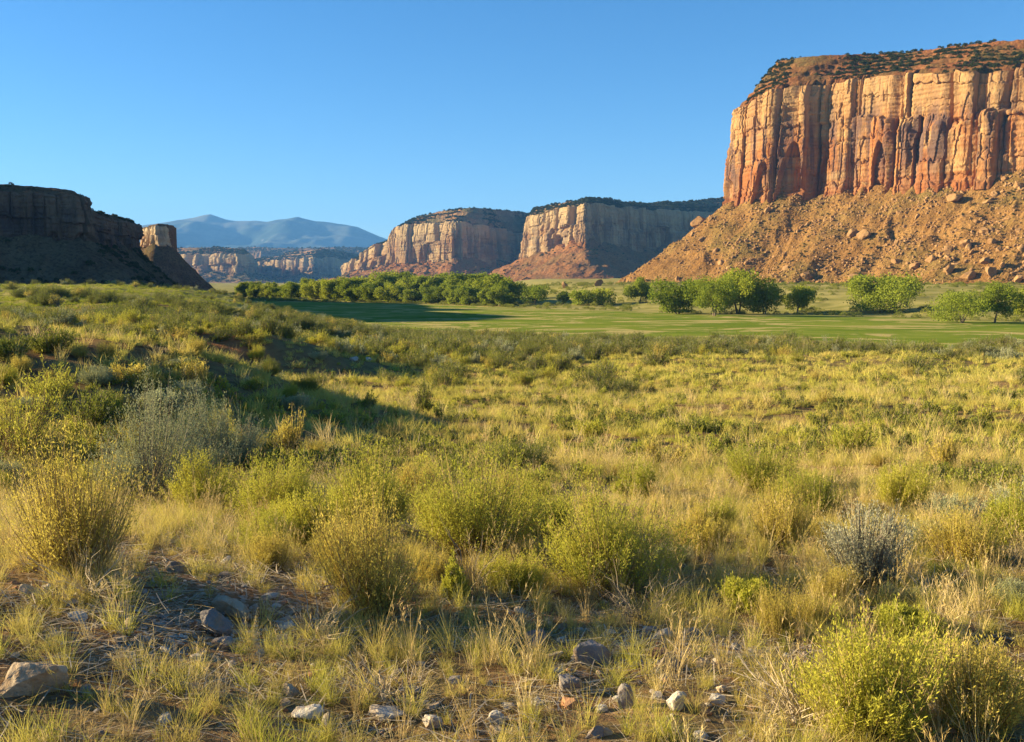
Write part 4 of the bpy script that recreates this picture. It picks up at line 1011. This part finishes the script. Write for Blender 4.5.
# ------------------------------------------------------------------ trees
def make_tree(seed, H, W, label, nstem=2, leafm='cotton_leaf', group=None, nleaf=5200, leaf=0.42, lean=0.0, crown0=0.22):
    wd, lf = tree(seed, H, W, nstem, crown0, nleaf, leaf, lean)
    root = link('cottonwood_tree', None); tag(root, label, 'tree', group)
    link('trunk', mesh_of('trunk', wd, [M['bark']]), root)
    link('crown', mesh_of('crown', (lf[0], lf[1], 0), [M[leafm]]), root)
    return root
def at(px, d): x = (px-512)/F_PX*d; return x, d, G1(x, d)
singles = [
 (640, 303, 279, 25, 1, 'cotton_leaf', 'small tree with a thin bare trunk left of the leafy clump across the field'),
 (678, 314, 281, 46, 3, 'cotton_leaf', 'bushy tree at the left end of the leafy clump at the field edge'),
 (714, 316, 277, 34, 2, 'cotton_leaf', 'narrow tree left of the tallest tree in the clump'),
 (738, 314, 272, 52, 3, 'cotton_yellow', 'tallest tree of the clump with a sunlit yellow green top'),
 (764, 314, 286, 38, 2, 'cotton_leaf', 'rounded tree right of the tallest tree in the clump'),
 (797, 313, 287, 26, 2, 'cotton_yellow', 'pale yellow green bushy tree at the right end of the clump'),
 (880, 313, 276, 60, 2, 'cotton_leaf', 'lone wide tree casting a long dark shadow right of the leafy clump'),
 (962, 323, 292, 44, 3, 'cotton_leaf', 'low bushy tree left of another near the right edge of the field'),
 (994, 323, 284, 30, 2, 'cotton_leaf', 'upright dense tree near the right edge of the field'),
 (1026, 319, 289, 26, 2, 'cotton_yellow', 'yellowish tree cut by the right edge'),
 (535, 304, 286, 22, 2, 'cotton_leaf', 'small round tree standing apart right of the long grove'),
 (563, 304, 292, 12, 2, 'cotton_leaf', 'first and slimmest small bush tree right of the small round tree'),
 (582, 305, 290, 22, 3, 'cotton_leaf', 'dense small bush tree between the small round tree and the thin trunked tree'),
 (604, 305, 289, 22, 3, 'cotton_yellow', 'paler small bush tree next to the dense small bush tree'),
 (690, 303, 288, 26, 2, 'cotton_yellow', 'pale tree showing behind the gap left of the tallest trees'),
]
for k, (px, yb, yt, wp, ns, lm, label) in enumerate(singles):
    # distance from the foot of the tree on the real ground
    x, y, z = on_ground(px, yb, 1500)
    H = (CZ+(HORIZON-yt)/F_PX*y)-z
    o = make_tree(2000+k, H, px_size(y, wp)*(1.15 if wp < 55 else 1.0), label, ns, lm, None, 14000 if wp > 50 else 8500 if wp > 24 else 4000, (0.50 if wp < 45 else 0.66)*y/400, 0, 0.12 if ns == 3 else 0.25)
    o.location = (x, y, z); o.rotation_euler = (0, 0, 0.0)
gp = [make_tree(2100+k, 17, 19+3*(k % 3), 'leafy green cottonwood in the long dense grove across the field', 2+k % 2, ('cotton_leaf', 'cotton_leaf', 'cotton_yellow')[k % 3], 'cottonwoods of the long grove', 9000, 0.85, 0, 0.08) for k in range(5)]
r3 = np.random.default_rng(171)
gl = []
for px in np.arange(245, 512, 10.5): gl.append((px+r3.uniform(-4, 4), 1, r3.uniform(0.74, 1.14)))
for px in np.arange(255, 500, 13): gl.append((px+r3.uniform(-5, 5), 2, r3.uniform(0.8, 1.22)))
for px in (352, 372, 395, 410, 432, 455, 470, 488, 500): gl.append((px, 0, r3.uniform(0.5, 0.95)))
for k, (px, row, s) in enumerate(gl):
    t = (px-512)/F_PX
    d = 480.0
    for _ in range(12): d = float(far_y(np.array([t*d]))[0])+14+row*26
    x, y, z = at(px, d)
    ytop = np.interp(px, [240, 262, 278, 300, 330, 360, 420, 470, 500, 516], [282, 281, 286, 281, 282, 277, 277, 276, 276, 284])-row*0.6+2
    H = CZ+(HORIZON-ytop)/F_PX*y-z
    o = gp[k] if k < 5 else copy_thing(gp[int(r3.integers(0, 5))])
    q = H/17*s
    o.location = (x, y, z); o.scale = (q*r3.uniform(1.0, 1.5), q*r3.uniform(0.9, 1.3), q); o.rotation_euler = (0, 0, r3.uniform(-0.5, 0.5)+PI*int(r3.integers(0, 2)))

# ------------------------------------------------------------------ boulders and junipers on the slopes
def surf_near(Mx, px, py):
    """grid point of a slope seen nearest to a photograph position"""
    T = Mx['T'][:, 4:]; fw = T[..., 1]*cp-(T[..., 2]-CZ)*sp; up = T[..., 1]*sp+(T[..., 2]-CZ)*cp
    qx = 512+F_PX*T[..., 0]/fw; qy = 371-F_PX*up/fw
    k = np.argmin((qx-px)**2+(qy-py)**2+np.where(T[..., 1] < 50, 1e9, 0)); return T.reshape(-1, 3)[k]
big_b = [
 (867, 187, 14, 12, 'large pale tan boulder just below the cliff foot, casting a shadow'),
 (888, 182, 10, 8, 'tan block touching the cliff foot right of the large pale boulder'),
 (954, 200, 16, 10, 'tilted pale slab high on the right slope'),
 (852, 235, 12, 9, 'orange boulder in the middle of the slope'),
 (864, 238, 12, 10, 'blocky orange boulder right of the orange boulder in mid slope'),
 (964, 246, 15, 9, 'broad red boulder lower on the right slope'),
 (984, 232, 13, 8, 'light boulder in the band of rubble near the right edge'),
 (949, 252, 9, 9, 'pale pointed boulder above the rubble heap'),
 (854, 281, 14, 12, 'large orange boulder alone at the foot of the slope'),
 (968, 278, 16, 9, 'wide red block at the foot of the slope left of the square block'),
 (992, 274, 12, 12, 'square red block standing at the foot of the slope near the right edge'),
 (1018, 281, 9, 8, 'red block at the foot of the slope cut by the right edge'),
 (806, 278, 12, 10, 'dark shaded boulder at the foot of the slope above the pale bushy tree'),
 (915, 268, 10, 8, 'boulder at the left of the dense rubble heap low on the slope'),
 (930, 262, 11, 8, 'brown boulder in the middle of the dense rubble heap'),
 (948, 272, 12, 10, 'tall brown boulder at the bottom of the dense rubble heap'),
 (985, 262, 13, 7, 'long flat boulder right of the dense rubble heap'),
 (700, 224, 18, 9, 'pale rock outcrop on the left ridge of the slope beneath the cliff corner'),
 (758, 232, 9, 7, 'solitary orange boulder on the left part of the slope'),
 (768, 212, 8, 6, 'small light boulder below the left end of the cliff'),
 (598, 283, 10, 8, 'reddish boulder on flat ground beyond the field centre'),
 (565, 285, 6, 8, 'small dark boulder on flat ground left of the reddish boulder'),
]
for k, (px, py, wp, hp, label) in enumerate(big_b):
    if k >= 20: x, y, z = on_ground(px, py+3, 1500)
    else: x, y, z = surf_near(R_, px, py)
    s = px_size(y, wp)/2*1.2
    o = link('boulder', mesh_of('boulder', rock(3000+k, s, s*0.9, px_size(y, hp)*0.6, 3, 12, 0.06, (0.5, 0.75)), [M['boulder']]), None, (x, y, z+px_size(y, hp)*0.25))
    o.rotation_euler = (random.uniform(-.2, .2), random.uniform(-.3, .3), random.uniform(0, 6)); tag(o, label, 'boulder')
bm_ = [mesh_of('boulder', rock(3100+k, 1, 0.85, 0.7, 2, 10, 0.05, (0.5, 0.75)), [M['boulder']]) for k in range(5)]
r4 = np.random.default_rng(181)
T = R_['T']; nu, nv = T.shape[:2]
cl = [(0.42, .55), (0.52, .3), (0.6, .35), (0.66, .2), (0.5, .65), (0.7, .5)]
def vis(p): return 560 < 512+p[0]/p[1]*F_PX < 1060
cnt = 0
while cnt < 230:
    iu = int(r4.uniform(0.2, 0.80)*nu); iv = int(r4.uniform(0.06, 0.93)*nv)
    p = T[iu, iv]
    if not vis(p) or perlin(p[0]/38, p[1]/38+p[2]/30, 191) < r4.uniform(-0.3, 0.35): continue
    o = link('boulder', bm_[cnt % 5], None, tuple(p+np.array([0, 0, 0.5])))
    s = 1.0+3.3*r4.uniform(0, 1)**2.4; o.scale = (s*r4.uniform(.8, 1.3), s, s*r4.uniform(.7, 1.1)); o.rotation_euler = tuple(r4.uniform(0, 6, 3))
    tag(o, 'one of the many small red brown boulders strewn over the slope beneath the big cliff', 'boulder', 'boulders strewn over the slope beneath the big cliff'); cnt += 1
# small rubble: nobody could count it
def slope_points(Mx, n, seed, lo=0.03, hi=0.97, key='T', nz=None):
    r = np.random.default_rng(seed); T = Mx[key]; nu, nv = T.shape[:2]
    iu = r.integers(0, nu, n); iv = (r.uniform(lo, hi, n)*nv).astype(int); P = T[iu, iv]
    return P
P = slope_points(R_, 30000, 201)
k = perlin(P[:, 0]/38, P[:, 1]/38+P[:, 2]/30, 191)+0.35*perlin(P[:, 0]/9, P[:, 1]/9, 192) > r4.uniform(-0.75, 0.55, len(P)); P = P[k]
rb = [rock(3200+k, 1, 0.85, 0.7, 1, 6, 0.05, (0.5, 0.8)) for k in range(4)]; rb = [(a, b, np.full(len(b), 0)) for a, b, c in rb]
scatter('rubble', rb, [M['boulder']], P+[0, 0, 0.15], 0.4+1.5*r4.uniform(0, 1, len(P))**3.5, None, 0.6, 203)
jt = [far_bush(1700+k, 0, 170, 0.24) for k in range(4)]; jt = [(a, b, np.full(len(b), 0)) for a, b, c in jt]
def junipers(name, specs, seed):
    Ps, sc = [], []; r = np.random.default_rng(seed)
    for Mx, key, n, lo, hi, s0, s1, thr, f in specs:
        P = slope_points(Mx, n, seed+len(Ps), lo, hi, key)
        k = fbm(P[:, 0]/f, P[:, 1]/f, 3, seed+5) > thr+r.normal(0, 0.15, len(P)); P = P[k]
        Ps.append(P); sc.append(r.uniform(s0, s1, len(P)))
    scatter(name, jt, [M['juniper_leaf']], np.concatenate(Ps)+[0, 0, 0.2], np.concatenate(sc), None, 0.05, seed)
junipers('juniper_scrub', [(R_, 'Cp', 9500, 0.10, 1.0, 0.8, 2.4, 0.0, 60), (R_, 'Tp', 2600, 0.0, 1.0, 1.2, 2.6, -0.3, 60), (R_, 'T', 4200, 0.03, 0.97, 0.5, 1.4, 0.08, 50),
    (L_, 'T', 3000, 0.03, 0.98, 0.7, 1.8, -0.2, 40), (L_, 'Cp', 500, 0.2, 1.0, 0.6, 1.3, -0.1, 40), (L_, 'Tp', 500, 0, 1.0, 0.6, 1.3, -0.1, 40),
    (B_, 'Cp', 3600, 0.1, 1.0, 2.0, 4.2, -0.3, 120), (B_, 'Tp', 3600, 0, 1.0, 2.2, 4.5, -0.5, 120), (B_, 'T', 1800, 0.03, 0.9, 1.6, 3.2, 0.1, 100),
    (C_, 'Cp', 3600, 0.1, 1.0, 2.2, 4.5, -0.2, 120), (C_, 'Tp', 2400, 0, 1.0, 2.2, 4.5, -0.5, 120), (C_, 'T', 1600, 0.03, 0.9, 1.8, 3.6, 0.0, 100),
    (D_, 'Cp', 1500, 0.1, 1.0, 4, 7, -0.3, 200), (E_, 'Cp', 1500, 0.1, 1.0, 4, 7, -0.3, 200), (D_, 'T', 1000, 0.1, 1.0, 3, 6, -0.2, 200), (E_, 'T', 1000, 0.1, 1.0, 3, 6, -0.2, 200),
    (F_, 'Cp', 2500, 0.0, 1.0, 5, 9, -0.2, 300), (F_, 'T', 3500, 0.0, 1.0, 5, 9, -0.2, 300)], 211)
